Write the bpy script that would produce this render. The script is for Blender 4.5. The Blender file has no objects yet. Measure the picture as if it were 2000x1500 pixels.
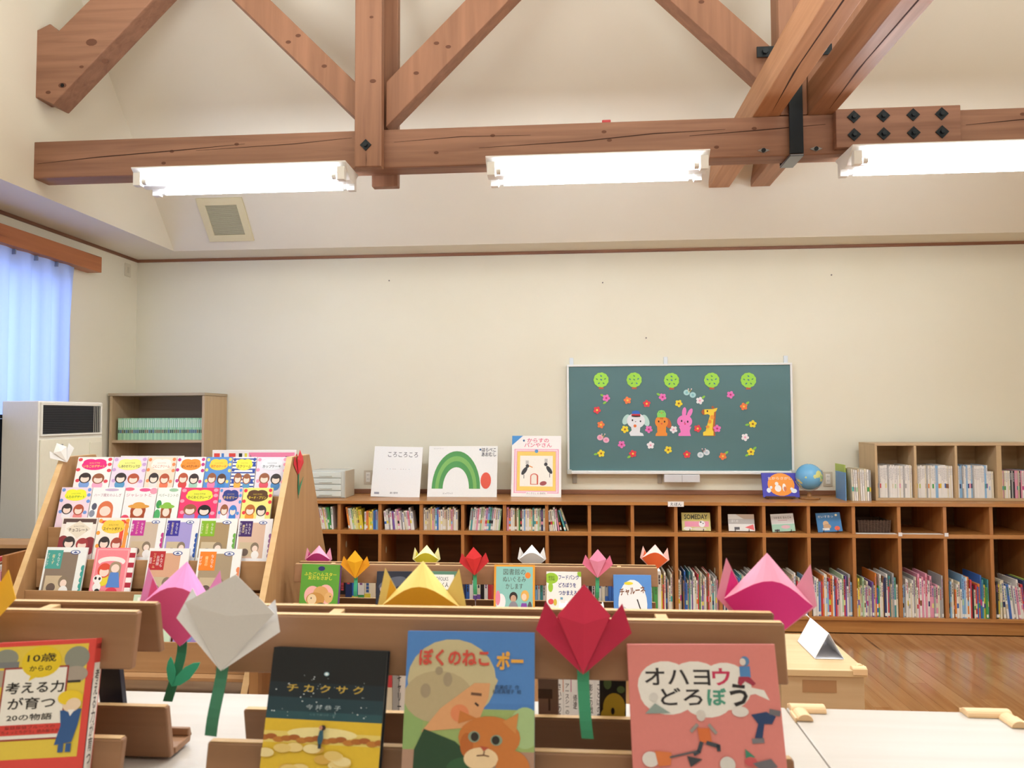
import bpy, bmesh, math, random
from mathutils import Matrix, Vector
random.seed(7)
SC = bpy.context.scene
COL = bpy.context.collection
R = math.radians
# ---------------------------------------------------------------- camera
F_PX, CAMZ = 1420.0, 1.58
def _axes(yaw, pitch, roll):
    f = Vector((-math.sin(yaw), math.cos(yaw), 0)); r = Vector((math.cos(yaw), math.sin(yaw), 0)); u = Vector((0, 0, 1))
    f2 = f*math.cos(pitch)+u*math.sin(pitch); u2 = -f*math.sin(pitch)+u*math.cos(pitch)
    return r*math.cos(roll)+u2*math.sin(roll), -r*math.sin(roll)+u2*math.cos(roll), f2
CR, CU, CF = _axes(R(4.36), R(2.50), R(-0.247))
cd = bpy.data.cameras.new('camera'); cam = bpy.data.objects.new('camera', cd); COL.objects.link(cam)
cd.sensor_width = 36; cd.lens = F_PX/2000*36; cd.clip_start = .05; cd.clip_end = 60
cam.matrix_world = Matrix(((CR.x, CU.x, -CF.x, 0), (CR.y, CU.y, -CF.y, 0), (CR.z, CU.z, -CF.z, CAMZ), (0, 0, 0, 1)))
cd.dof.use_dof = True; cd.dof.focus_distance = 4.2; cd.dof.aperture_fstop = 9
SC.camera = cam
# ---------------------------------------------------------------- light
w = bpy.data.worlds.new('world'); SC.world = w; w.use_nodes = True
w.node_tree.nodes['Background'].inputs[0].default_value = (.80, .90, 1, 1)
w.node_tree.nodes['Background'].inputs[1].default_value = 1.0
def area(name, loc, sx, sy, power, col, rot=(0, 0, 0)):
    l = bpy.data.lights.new(name, 'AREA'); l.shape = 'RECTANGLE'; l.size = sx; l.size_y = sy; l.energy = power; l.color = col
    o = bpy.data.objects.new(name, l); COL.objects.link(o); o.location = loc; o.rotation_euler = rot
# the room's further rows of tube lamps, out of view over the front half, plus added uplights
for yy, pw in ((2.1, 14), (0.0, 5)):
    for xx in (-1.85, .2, 2.15):
        area('tube_row_lamp', (xx, yy, 2.86), 1.2, .28, pw, (.93, .97, 1))
        area('ceiling_fill_up', (xx, yy, 2.98), 1.2, .28, pw*2.1, (.93, .97, 1), (math.pi, 0, 0))  # upward fill added to brighten the ceiling and upper timbers
area('right_side_fill', (4.9, 1.0, 1.7), 3.4, 1.8, 25, (.93, .96, 1), (0, R(90), 0))  # added soft fill from the right; that wall has no window
V = SC.view_settings; V.view_transform = 'Standard'; V.look = 'None'; V.gamma = 1; V.exposure = .8
V.use_curve_mapping = False

def at(x, y, Y):                       # photo pixel -> point on the depth plane Y
    d = CR*((x-1000)/F_PX) - CU*((y-750)/F_PX) + CF
    return Vector((0, 0, CAMZ)) + d*(Y/d.y)
def atz(x, y, Z):
    d = CR*((x-1000)/F_PX) - CU*((y-750)/F_PX) + CF
    return Vector((0, 0, CAMZ)) + d*((Z-CAMZ)/d.z)
def atx(x, y, X):
    d = CR*((x-1000)/F_PX) - CU*((y-750)/F_PX) + CF
    return Vector((0, 0, CAMZ)) + d*(X/d.x)
# ---------------------------------------------------------------- materials
_M = {}
def lin(h):
    h = h.lstrip('#'); c = [int(h[i:i+2], 16)/255 for i in (0, 2, 4)]
    return tuple((x/12.92 if x <= .04045 else ((x+.055)/1.055)**2.4) for x in c) + (1,)
def _new(key):
    m = bpy.data.materials.new(key); m.use_nodes = True; _M[key] = m
    return m, m.node_tree, m.node_tree.nodes['Principled BSDF']
def C(h, rough=.55, metal=0, emit=0):  # plain colour with a slight procedural mottling
    key = 'c_%s_%s_%s_%s' % (h, rough, metal, emit)
    if key in _M: return _M[key]
    m, nt, b = _new(key); c = lin(h)
    if emit:
        b.inputs['Emission Color'].default_value = c; b.inputs['Emission Strength'].default_value = emit
    b.inputs['Roughness'].default_value = rough; b.inputs['Metallic'].default_value = metal
    n = nt.nodes.new('ShaderNodeTexNoise'); n.inputs['Scale'].default_value = 40
    x = nt.nodes.new('ShaderNodeMix'); x.data_type = 'RGBA'
    x.inputs[6].default_value = c; x.inputs[7].default_value = tuple(v*.93 for v in c[:3])+(1,)
    nt.links.new(n.outputs[0], x.inputs[0]); nt.links.new(x.outputs[2], b.inputs['Base Color'])
    return m
def wood(key, a, bcol, axis='X', rough=.5, scale=1.0, coat=0, knots=False, bump=.02):
    if key in _M: return _M[key]
    m, nt, b = _new(key); L = nt.links.new
    tc = nt.nodes.new('ShaderNodeTexCoord'); mp = nt.nodes.new('ShaderNodeMapping')
    s = {'X': (1.2, 22, 22), 'Y': (22, 1.2, 22), 'Z': (22, 22, 1.2)}[axis]
    mp.inputs['Scale'].default_value = tuple(v*scale for v in s); L(tc.outputs['Object'], mp.inputs[0])
    n = nt.nodes.new('ShaderNodeTexNoise'); n.inputs['Scale'].default_value = 1.4; n.inputs['Detail'].default_value = 6; n.inputs['Distortion'].default_value = .6
    L(mp.outputs[0], n.inputs[0])
    r = nt.nodes.new('ShaderNodeValToRGB'); r.color_ramp.elements[0].position = .3; r.color_ramp.elements[1].position = .72
    r.color_ramp.elements[0].color = lin(bcol); r.color_ramp.elements[1].color = lin(a); L(n.outputs[0], r.inputs[0])
    out = r.outputs[0]
    if knots:
        v = nt.nodes.new('ShaderNodeTexVoronoi'); v.inputs['Scale'].default_value = .55
        L(mp.outputs[0], v.inputs['Vector'])
        kr = nt.nodes.new('ShaderNodeValToRGB'); kr.color_ramp.elements[0].color = (1, 1, 1, 1); kr.color_ramp.elements[0].position = .03
        kr.color_ramp.elements[1].color = (0, 0, 0, 1); kr.color_ramp.elements[1].position = .11; L(v.outputs[0], kr.inputs[0])
        x = nt.nodes.new('ShaderNodeMix'); x.data_type = 'RGBA'; x.inputs[7].default_value = lin('#4a2c1c')
        L(kr.outputs[0], x.inputs[0]); L(out, x.inputs[6]); out = x.outputs[2]
    L(out, b.inputs['Base Color']); b.inputs['Roughness'].default_value = rough
    b.inputs['Coat Weight'].default_value = coat; b.inputs['Coat Roughness'].default_value = .12
    bp = nt.nodes.new('ShaderNodeBump'); bp.inputs['Strength'].default_value = .25; bp.inputs['Distance'].default_value = bump*.05
    L(n.outputs[0], bp.inputs['Height']); L(bp.outputs[0], b.inputs['Normal'])
    return m
def plaster(key, a, bcol):
    m, nt, b = _new(key); L = nt.links.new
    tc = nt.nodes.new('ShaderNodeTexCoord')
    n = nt.nodes.new('ShaderNodeTexNoise'); n.inputs['Scale'].default_value = 1.3; n.inputs['Detail'].default_value = 5; L(tc.outputs['Object'], n.inputs[0])
    x = nt.nodes.new('ShaderNodeMix'); x.data_type = 'RGBA'; x.inputs[6].default_value = lin(a); x.inputs[7].default_value = lin(bcol)
    L(n.outputs[0], x.inputs[0]); L(x.outputs[2], b.inputs['Base Color']); b.inputs['Roughness'].default_value = .9
    n2 = nt.nodes.new('ShaderNodeTexNoise'); n2.inputs['Scale'].default_value = 180; L(tc.outputs['Object'], n2.inputs[0])
    bp = nt.nodes.new('ShaderNodeBump'); bp.inputs['Strength'].default_value = .12; bp.inputs['Distance'].default_value = .002
    L(n2.outputs[0], bp.inputs['Height']); L(bp.outputs[0], b.inputs['Normal'])
    return m
WALL = plaster('wall_plaster', '#ece8d6', '#e7e1ca')
WALL2 = plaster('ceiling_plaster', '#ebe6d8', '#e5decc')
BEAM_X = wood('beam_x', '#9f735a', '#835b45', 'X', .55, .8)
BEAM_Y = wood('beam_y', '#c17e52', '#97603c', 'Y', .5, .8)
BEAM_Z = wood('beam_z', '#a5775b', '#8a6049', 'Z', .55, .8)
PINE_X = wood('pine_x', '#c2874a', '#a56c33', 'X', .38, .8, .15)
PINE_Z = wood('pine_z', '#bd8048', '#a26835', 'Z', .4, .8, .1)
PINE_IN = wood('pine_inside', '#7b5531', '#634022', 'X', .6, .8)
BEECH_X = wood('beech_x', '#b58d64', '#a77f57', 'X', .5, .9)
BEECH_Z = wood('beech_z', '#b58c60', '#a87f54', 'Z', .5, .9)
BEECH_E = wood('beech_edge', '#dcb988', '#d0aa76', 'X', .5, .9)
MAPLE = wood('maple_top', '#c2bcb4', '#bab2a8', 'X', .35, .8)
TAN_X = wood('tan_x', '#c9ad88', '#bd9f79', 'X', .5, .7)
FLOOR = wood('floor_wood', '#b88a5e', '#a4744a', 'Y', .22, .7, .35)
# ---------------------------------------------------------------- mesh helpers
class MB:
    def __init__(s): s.v = []; s.f = []; s.m = []; s.mats = []
    def mi(s, m):
        if m not in s.mats: s.mats.append(m)
        return s.mats.index(m)
    def face(s, pts, m):
        n = len(s.v); s.v += [tuple(p) for p in pts]; s.f.append(tuple(range(n, n+len(pts)))); s.m.append(s.mi(m))
    def solid(s, v, f, m):
        n = len(s.v); s.v += [tuple(p) for p in v]; k = s.mi(m)
        for q in f: s.f.append(tuple(i+n for i in q)); s.m.append(k)
    def box(s, x0, x1, y0, y1, z0, z1, m):
        s.solid([(x, y, z) for z in (z0, z1) for y in (y0, y1) for x in (x0, x1)],
                [(0, 2, 3, 1), (4, 5, 7, 6), (0, 1, 5, 4), (2, 6, 7, 3), (0, 4, 6, 2), (1, 3, 7, 5)], m)
    def prism(s, pts, a, b, m, plane='XZ'):   # polygon (list of 2D) extruded from a to b along the third axis
        def P(p, t): return {'XZ': (p[0], t, p[1]), 'XY': (p[0], p[1], t), 'YZ': (t, p[0], p[1])}[plane]
        n = len(pts)
        s.solid([P(p, a) for p in pts]+[P(p, b) for p in pts],
                [tuple(range(n)), tuple(range(2*n-1, n-1, -1))]+[(i, i+n, (i+1) % n+n, (i+1) % n) for i in range(n)], m)
    def tube(s, a, b, r, m, n=12, r2=None, caps=True):
        a, b = Vector(a), Vector(b); d = (b-a).normalized(); r2 = r if r2 is None else r2
        u = d.orthogonal().normalized(); w_ = d.cross(u)
        c = [u*math.cos(2*math.pi*i/n)+w_*math.sin(2*math.pi*i/n) for i in range(n)]
        s.solid([a+q*r for q in c]+[b+q*r2 for q in c], [(i, (i+1) % n, (i+1) % n+n, i+n) for i in range(n)]+([tuple(range(n-1, -1, -1)), tuple(range(n, 2*n))] if caps else []), m)
    def lathe(s, prof, m, n=24, c=(0, 0, 0)):
        k = len(prof); v = []
        for i in range(n):
            t = 2*math.pi*i/n
            for r, z in prof: v.append((c[0]+r*math.cos(t), c[1]+r*math.sin(t), c[2]+z))
        s.solid(v, [(i*k+j, ((i+1) % n)*k+j, ((i+1) % n)*k+j+1, i*k+j+1) for i in range(n) for j in range(k-1)], m)
    def build(s, name, parent=None, bevel=0, smooth=False, mw=None):
        me = bpy.data.meshes.new(name); me.from_pydata(s.v, [], s.f)
        for m in s.mats: me.materials.append(m)
        for p, k in zip(me.polygons, s.m): p.material_index = k; p.use_smooth = smooth
        bm = bmesh.new(); bm.from_mesh(me)
        bmesh.ops.recalc_face_normals(bm, faces=bm.faces)
        if bevel:
            bmesh.ops.remove_doubles(bm, verts=bm.verts, dist=1e-6)
            bmesh.ops.bevel(bm, geom=[e for e in bm.edges if e.is_manifold and e.calc_face_angle(0) > .5], offset=bevel, segments=2, affect='EDGES', profile=.5)
        bm.to_mesh(me); bm.free(); me.update()
        o = bpy.data.objects.new(name, me); COL.objects.link(o)
        if parent: o.parent = parent
        if mw is not None: o.matrix_world = mw
        return o
def tag(o, label=None, cat=None, group=None, kind=None):
    for k, v in (('label', label), ('category', cat), ('group', group), ('kind', kind)):
        if v: o[k] = v
    return o
def empty(name, loc=(0, 0, 0), rot=(0, 0, 0), **k):
    o = bpy.data.objects.new(name, None); COL.objects.link(o); o.location = loc; o.rotation_euler = rot; o.empty_display_size = .05
    return tag(o, **k)
def boxo(name, x0, x1, y0, y1, z0, z1, m, parent=None, bevel=.002):
    b = MB(); b.box(x0, x1, y0, y1, z0, z1, m); return b.build(name, parent, bevel)
def struct(o): o['kind'] = 'structure'; return o
# flat print: shapes laid on a panel in its own u (0..1, left to right) and v (0..1, bottom to top)
_fc = bpy.data.curves.new('lettering', 'FONT'); _fo = bpy.data.objects.new('lettering', _fc); COL.objects.link(_fo)
_fc.align_x = 'CENTER'; _fc.resolution_u = 2; _tc = {}
def glyphs(text, bold=0, sp=.95):
    k = (text, bold, sp)
    if k not in _tc:
        _fc.body = text; _fc.offset = bold; _fc.space_line = sp
        bpy.context.view_layer.update()
        ev = _fo.evaluated_get(bpy.context.evaluated_depsgraph_get()); me = ev.to_mesh()
        vs = [tuple(v.co[:2]) for v in me.vertices]; fs = [tuple(p.vertices) for p in me.polygons]; ev.to_mesh_clear()
        xs = [v[0] for v in vs]; ys = [v[1] for v in vs]
        _tc[k] = (vs, fs, min(xs), max(xs), min(ys), max(ys))
    return _tc[k]
def clip01(pts, W, H):
    for ax, lim, sg in ((0, -W/2, 1), (0, W/2, -1), (2, 0, 1), (2, H, -1)):
        out = []; n = len(pts)
        for i in range(n):
            p, q = pts[i], pts[(i+1) % n]; dp, dq = (p[ax]-lim)*sg, (q[ax]-lim)*sg
            if dp >= 0: out.append(tuple(p))
            if dp*dq < 0: t = dp/(dp-dq); out.append(tuple(p[k]+(q[k]-p[k])*t for k in range(3)))
        pts = out
        if len(pts) < 3: return []
    return pts
def vscale(shapes, k):                                     # squeeze a layout towards the top edge
    f = lambda v: v if v <= 0 else 1-(1-v)*k; out = []
    for s in shapes:
        s = list(s)
        if s[0] == 'r': s[3], s[5] = f(s[3]), f(s[5])
        elif s[0] == 'e': s[3] = f(s[3]); s[5] *= k
        elif s[0] in 'pl': s[2] = [(u, f(v)) for u, v in s[2]]
        elif s[0] == 't': s[4] = f(s[4]); s[6] *= k
        out.append(tuple(s))
    return out
def art(b, shapes, W, H, y0=0, step=.00005, rough=.45):
    """append print shapes to MB b on the plane y=y0 facing -Y; panel spans x -W/2..W/2, z 0..H"""
    y = y0
    for s in shapes:
        y -= step; k, m = s[0], C(s[1], rough)
        def P(u, v): return ((u-.5)*W, y, v*H)
        def F(pts):
            pts = clip01(pts, W, H)
            if pts: b.face(pts, m)
        if k == 'r':
            u0, v0, u1, v1 = s[2:6]; F([P(u0, v0), P(u1, v0), P(u1, v1), P(u0, v1)])
        elif k == 'e':
            cu, cv, ru, rv = s[2:6]; rot = s[6] if len(s) > 6 else 0; pts = []
            for i in range(22):
                a = 2*math.pi*i/22; ex, ez = ru*W*math.cos(a), rv*H*math.sin(a)
                pts.append(((cu-.5)*W+ex*math.cos(rot)-ez*math.sin(rot), y, cv*H+ex*math.sin(rot)+ez*math.cos(rot)))
            F(pts)
        elif k == 'p': F([P(*p) for p in s[2]])
        elif k == 'l':                                     # polyline of given width
            pts, wd = s[2], s[3]*W
            for p, q in zip(pts, pts[1:]):
                a = Vector(P(*p)); c = Vector(P(*q)); d = (c-a).normalized(); n = Vector((-d.z, 0, d.x))*wd/2; e = d*wd*.3
                F([a-n-e, c-n+e, c+n+e, a+n-e])
        elif k == 't':                                     # text, centre u v, width, height (0 = keep proportions)
            txt, cu, cv, wu, hv = s[2:7]; bold = s[7] if len(s) > 7 else .0; rot = s[8] if len(s) > 8 else 0
            vs, fs, x0, x1, z0, z1 = glyphs(txt, bold)
            sx = wu*W/(x1-x0) if wu else hv*H/(z1-z0); sz = hv*H/(z1-z0) if hv else sx
            mx, mz = (x0+x1)/2, (z0+z1)/2; ca, sa = math.cos(rot), math.sin(rot); vv = []
            for vx, vz in vs:
                ex, ez = (vx-mx)*sx, (vz-mz)*sz
                vv.append(((cu-.5)*W+ex*ca-ez*sa, y, cv*H+ex*sa+ez*ca))
            b.solid(vv, fs, m)
def printed(name, shapes, W, H, parent, y0=0, step=.00005):
    b = MB(); art(b, shapes, W, H, y0, step); return b.build(name, parent)
def vert(t): return '\n'.join(t)
# a book shown cover-on: local x right, z up along the cover, front cover faces -y, lower front edge at the origin
def book(name, label, base, W, H, T, cover, shapes, lean=12, yaw=0, roll=0, spine='L', spinecol=None, spineart=None, group=None, pages='#f4efe4'):
    root = empty(name, base, label=label, cat='book', group=group)
    root.rotation_mode = 'XYZ'
    root.matrix_world = Matrix.Translation(base) @ Matrix.Rotation(R(yaw), 4, 'Z') @ Matrix.Rotation(R(-lean), 4, 'X') @ Matrix.Rotation(R(roll), 4, 'Y')
    c = .0022 if T > .008 else .0008; h = W/2; b = MB(); mc = C(cover, .35); ms = C(spinecol or cover, .35)
    b.box(-h, h, 0, c, 0, H, mc); b.box(-h, h, T-c, T, 0, H, mc)
    sx = -h if spine == 'L' else h-c
    b.box(sx, sx+c, c, T-c, 0, H, ms); b.build('cover', root, .0006)
    b = MB(); i = .003; e0 = -h+c if spine == 'L' else -h+i; e1 = h-i if spine == 'L' else h-c
    b.box(e0, e1, c, T-c, i, H-i, C(pages, .8)); b.build('pages', root)
    if shapes: printed('cover_print', shapes, W, H, root)
    if spineart:
        o = printed('spine_print', spineart, T, H, root)
        o.matrix_local = Matrix.Translation((h if spine == 'R' else -h, T/2, 0)) @ Matrix.Rotation(R(90 if spine == 'R' else -90), 4, 'Z')
    return root
# ---------------------------------------------------------------- the room
WY, XL, XI, XR, YB, ZS, ZT = 6.0, -3.716, -3.22, 5.2, -3.2, 2.945, 4.75
SL = 1.2
def slope_y(z): return 5.70-(z-ZS)/SL
fl = struct(boxo('floor', XL, XR, YB, WY, -.08, -.0125, FLOOR, None, 0))
# floorboards run away from the camera; the ones in view are laid one by one
PB = .0905; ploy = []
me_cache = {}
for i in range(34):
    x0 = .55+i*PB; y = 1.9+(i*.731 % 1.0)*-1.2; j = 0
    while y < 5.47:
        ln = (1.82, 1.35, 2.1)[(i+j) % 3]; y1 = min(y+ln, 5.485); y0 = max(y, 1.7)
        if y1-y0 > .05:
            o = boxo('floorboard', x0+.0006, x0+PB-.0006, y0+.0006, y1-.0006, -.012, 0, FLOOR, fl, .0009)
            o.data.materials.clear(); t = (i*7+j*3) % 4
            o.data.materials.append(wood('floorboard_%d' % t, ('#bb8c5d', '#b8885a', '#be9062', '#b58456')[t], ('#a67547', '#a27143', '#aa794c', '#9f6e40')[t], 'Y', .16, .7, .5, knots=True))
        y = y1; j += 1
b = MB(); b.box(XL-.1, XR+.1, WY, WY+.12, -.08, ZS+.05, WALL); struct(b.build('wall_back'))
b = MB(); b.box(XL-.12, XL, YB, 3.0, -.08, ZS+.05, WALL); b.box(XL-.12, XL, 3.0, 5.15, 2.62, ZS+.05, WALL); b.box(XL-.12, XL, 3.0, 5.15, -.08, .8, WALL); b.box(XL-.12, XL, 5.15, WY, -.08, ZS+.05, WALL)
wl = struct(b.build('wall_left'))
struct(boxo('wall_right', XR, XR+.12, YB, WY, -.08, ZT, WALL, None, 0))
struct(boxo('wall_rear', XL-.1, XR+.1, YB-.12, YB, -.08, ZT, WALL, None, 0))
struct(boxo('wall_left_upper', XI-.08, XI, YB, 5.72, ZS, ZT+.1, WALL2, None, 0))
# soffit boards round the room and the sloping ceiling above the back wall
b = MB(); b.box(XL, XI-.08, YB, WY, ZS, ZS+.06, WALL2); b.box(XI-.08, XI, 5.72, WY, ZS, ZS+.06, WALL2); b.box(XI, XR, 5.70, WY, ZS, ZS+.06, WALL2); struct(b.build('ceiling_soffit'))
b = MB(); y1 = slope_y(ZT)
b.solid([(XI, 5.70, ZS+.002), (XR, 5.70, ZS+.002), (XR, y1, ZT), (XI, y1, ZT), (XI, 5.82, ZS+.002), (XR, 5.82, ZS+.002), (XR, y1+.12, ZT), (XI, y1+.12, ZT)],
        [(0, 1, 2, 3), (4, 7, 6, 5), (0, 4, 5, 1), (2, 6, 7, 3), (0, 3, 7, 4), (1, 5, 6, 2)], WALL2); struct(b.build('ceiling_slope'))
struct(boxo('ceiling', XI-.1, XR, YB, y1+.12, ZT, ZT+.1, WALL2, None, 0))
TRIM = wood('trim_wood', '#9a6a4c', '#7d5038', 'X', .5)
struct(boxo('trim_1', XL+.014, XR, WY-.014, WY, 2.921, 2.945, TRIM, None, .002))
struct(boxo('trim_2', XL, XL+.014, YB, WY, 2.921, 2.945, wood('trim_wood_y', '#8d6146', '#6d4631', 'Y', .5), None, .002))
struct(boxo('trim_3', -2.1, XR, WY-.018, WY, .9385, .975, TRIM, None, .002))
# window in the left wall behind the curtain
b = MB(); b.box(XL-.10, XL-.09, 3.0, 5.15, .8, 2.62, C('#e4eefc', .1)); win = struct(b.build('window_1'))
GL = C('#cfe0ff', .2, 0, 1.5); win.data.materials.clear(); win.data.materials.append(GL)
for y in (3.0, 4.05, 5.11): boxo('window_frame', XL-.09, XL-.04, y, y+.04, .8, 2.62, C('#8b8f92', .4, .6), win)
for z in (.8, 2.58): boxo('window_frame', XL-.09, XL-.04, 3.04, 5.11, z, z+.04, C('#8b8f92', .4, .6), win)
# ---------------------------------------------------------------- roof truss
TY0, TY1 = 4.12, 4.255
DARK = C('#20262b', .4, .5)
def crack(pts, y, parent, wd=.006):
    b = MB(); n = len(pts)
    up = [(p[0], p[1]+wd*.5*math.sin(math.pi*(i+.3)/(n-.4))) for i, p in enumerate(pts)]; dn = [(p[0], p[1]-wd*.5*math.sin(math.pi*(i+.3)/(n-.4))) for i, p in enumerate(pts)]
    b.prism(up+dn[::-1], y-.0008, y+.001, C('#3d2114', .9)); return b.build('crack', parent)
def knot(x, z, y, parent, r=.012):
    b = MB(); b.prism([(x+r*1.2*math.cos(i*.628), z+r*.75*math.sin(i*.628)) for i in range(10)], y-.0006, y+.001, C('#6b4431', .8)); return b.build('knot', parent)
tie = boxo('tie_beam', XI-.05, XR-.1, TY0, TY1, 3.03, 3.257, BEAM_X, None, .006)
tag(tie, 'long brown timber tie beam carrying the tube lamps', 'beam')
crack([(-3.2, 3.12), (-2.8, 3.15), (-2.3, 3.175), (-1.9, 3.2)], TY0, tie); crack([(-2.2, 3.17), (-1.6, 3.19), (-1.25, 3.215)], TY0, tie, .004)
crack([(-1.0, 3.18), (-.6, 3.20), (-.2, 3.195)], TY0, tie, .004); crack([(-.5, 3.13), (.1, 3.15), (.5, 3.18), (.9, 3.19)], TY0, tie); crack([(.7, 3.16), (1.1, 3.18), (1.45, 3.2)], TY0, tie)
crack([(2.2, 3.17), (2.5, 3.19), (2.9, 3.2)], TY0, tie)
for x, z in ((-2.35, 3.17), (-2.4, 3.1), (-1.95, 3.2), (-.42, 3.2), (.22, 3.2), (.25, 3.15), (1.06, 3.19), (2.5, 3.22), (-.75, 3.11), (.85, 3.09)): knot(x, z, TY0, tie)
def diamond(x, z, y, parent, s=.034):
    b = MB(); b.prism([(x-s, z), (x, z-s), (x+s, z), (x, z+s)], y-.006, y, DARK); o = b.build('washer', parent, .001)
    b = MB(); b.prism([(x+.013*math.cos(i*math.pi/3), z+.013*math.sin(i*math.pi/3)) for i in range(6)], y-.018, y-.006, C('#2b3238', .35, .6)); b.build('bolt', o, .001)
kp = empty('king_post', (-1.137, TY0, 3.03), label='paired timber king post between the left and middle tube lamps', cat='beam')
def kid(o, p): o.parent = p; o.matrix_parent_inverse = Matrix.Translation(p.location).inverted(); return o
kid(boxo('front_plank', -1.218, -1.058, TY0-.062, TY0-.001, 3.018, ZT, BEAM_Z, None, .006), kp)
kid(boxo('back_plank', -1.17, -1.01, TY1+.001, TY1+.062, 2.965, ZT, BEAM_Z, None, .006), kp)
d_ = MB(); s = .032
diamond(-1.15, 3.145, TY0-.062, None)
for o in [q for q in COL.objects if q.name.startswith('washer') and q.parent is None]: kid(o, kp)
kid(knot(-1.11, 3.52, TY0-.062, None, .016), kp); kid(knot(-1.12, 3.9, TY0-.062, None, .01), kp)
kid(crack([(-1.148, 3.02), (-1.146, 3.06), (-1.148, 3.10)], TY0-.0625, None, .002), kp)
def brace(name, label, x, z, dx, th=.155, y0=TY0+.005, y1=TY1-.005, ln=1.75, knots=()):
    """45 degree strut whose lower edge leaves (x,z) and climbs towards dx=+1 (right) or -1 (left)"""
    v = th*math.sqrt(2); b = MB()
    b.prism([(x, z), (x+dx*ln, z+ln), (x+dx*ln, z+ln+v), (x, z+v)], y0, y1, BEAM_X if 0 else wood('beam_diag', '#a6765a', '#8a6047', 'Z', .55, .5))
    o = tag(b.build(name, None, .005), label, 'beam')
    for t, s_ in knots: knot(x+dx*t, z+t+v*s_, y0, o, .014)
    return o
brace('brace', 'diagonal brace rising left from the left king post', -1.222, 3.325, -1, .152, ln=.93, knots=((.2, .6), (.42, .3), (.36, .75)))
brace('brace', 'diagonal brace rising right from the left king post', -1.05, 3.275, 1, .19, ln=1.1, knots=((.18, .5), (.3, .7), (.37, .35), (.55, .8)))
brace('brace', 'diagonal brace rising left behind the black joint plate', 1.20, 3.36, -1, .185, ln=1.1, knots=((.42, .6),))
brace('brace', 'diagonal brace rising right behind the paired roof beams', 1.36, 3.36, 1, .185, ln=1.1)
tag(boxo('king_post', 1.205, 1.355, TY0, TY1+.02, 3.262, ZT, BEAM_Z, None, .006), 'king post between the paired roof beams above the iron strap', 'beam')
# end of the principal rafter at the left wall
b = MB(); b.prism([(-3.27, 3.53), (-3.20, 3.53), (-3.109, 3.485), (-2.03, 4.565), (-2.39, 4.60), (-3.085, 3.94), (-3.14, 3.99), (-3.215, 3.955), (-3.27, 3.95)], TY0, TY1+.01, BEAM_X)
ra = tag(b.build('rafter', None, .006), 'thick rafter end notched at the upper left wall', 'beam')
for x, z, r in ((-2.87, 3.86, .03), (-3.05, 3.6, .022), (-2.78, 3.74, .018), (-2.93, 3.71, .012), (-3.14, 3.56, .014)): knot(x, z, TY0, ra, r)
b = MB(); b.tube((-3.05, TY0-.002, 3.6), (-3.05, TY0+.01, 3.6), .012, C('#120c09', .9)); b.build('bolt_hole', ra)
# pair of roof beams running towards the camera on top of the tie beam
for x0, x1, n in ((1.053, 1.203, 'left'), (1.357, 1.497, 'right')):
    o = tag(boxo('roof_beam', x0, x1, -1.5, 5.41, 3.258, 3.44, wood('beam_y_'+n, '#c4906a' if n == 'left' else '#b08060', '#a87650' if n == 'left' else '#916548', 'Y', .5, .8), None, .005),
            n+' one of the two roof beams crossing over the tie beam', 'beam')
    b = MB(); xm = x0+.06
    b.prism([(xm, 2.2), (xm+.012, 2.9), (xm+.004, 3.6), (xm+.03, 4.05), (xm+.01, 3.5), (xm+.02, 2.9)], 3.2568, 3.259, C('#3d2114', .9), 'XY'); b.build('crack', o)
pl = tag(boxo('joint_plate', 1.075, 1.485, TY0-.03, TY0-.021, 3.585, 3.645, DARK, None, .001), 'black iron plate bolted across the right king post', 'plate')
for x in (1.12, 1.44): b = MB(); b.tube((x, TY0-.045, 3.615), (x, TY0-.03, 3.615), .017, C('#2b3238', .35, .6), 6); b.build('bolt', pl)
b = MB(); b.box(1.243, 1.318, TY0-.034, TY0-.022, 3.03, 3.47, DARK); b.box(1.243, 1.318, TY0-.034, TY1+.03, 3.014, 3.026, C('#8d9298', .35, .7)); b.box(1.243, 1.318, TY1+.02, TY1+.032, 3.026, 3.45, DARK)
tag(b.build('iron_strap', None, .002), 'black iron strap hung round the tie beam', 'strap')
sp = tag(boxo('splice_board', 1.49, 2.152, TY0-.045, TY0-.001, 3.05, 3.266, wood('splice', '#9c6f58', '#815843', 'X', .55, .8), None, .004), 'wooden splice board with eight black diamond bolts', 'board')
for x in (1.585, 1.742, 1.90, 2.05):
    for z in (3.118, 3.218): diamond(x, z, TY0-.046, sp, .036)
for x in (1.108, 1.395):
    b = MB(); b.prism([(x-.034, 3.062), (x, 3.048), (x+.034, 3.062), (x, 3.077)], TY0-.004, TY0+.002, C('#9a9a98', .4, .5))
    o = tag(b.build('beam_socket', None), ('left' if x < 1.2 else 'right')+' small bolt socket beside the iron strap', 'bolt')
    b = MB(); b.tube((x, TY0-.01, 3.062), (x, TY0-.004, 3.062), .012, DARK, 8); b.build('bolt', o)
tag(boxo('red_scrap', .21, .26, TY0+.01, TY0+.05, 3.258, 3.275, C('#c8474a'), None, .004), 'small red scrap lying on the tie beam', 'scrap')
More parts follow.
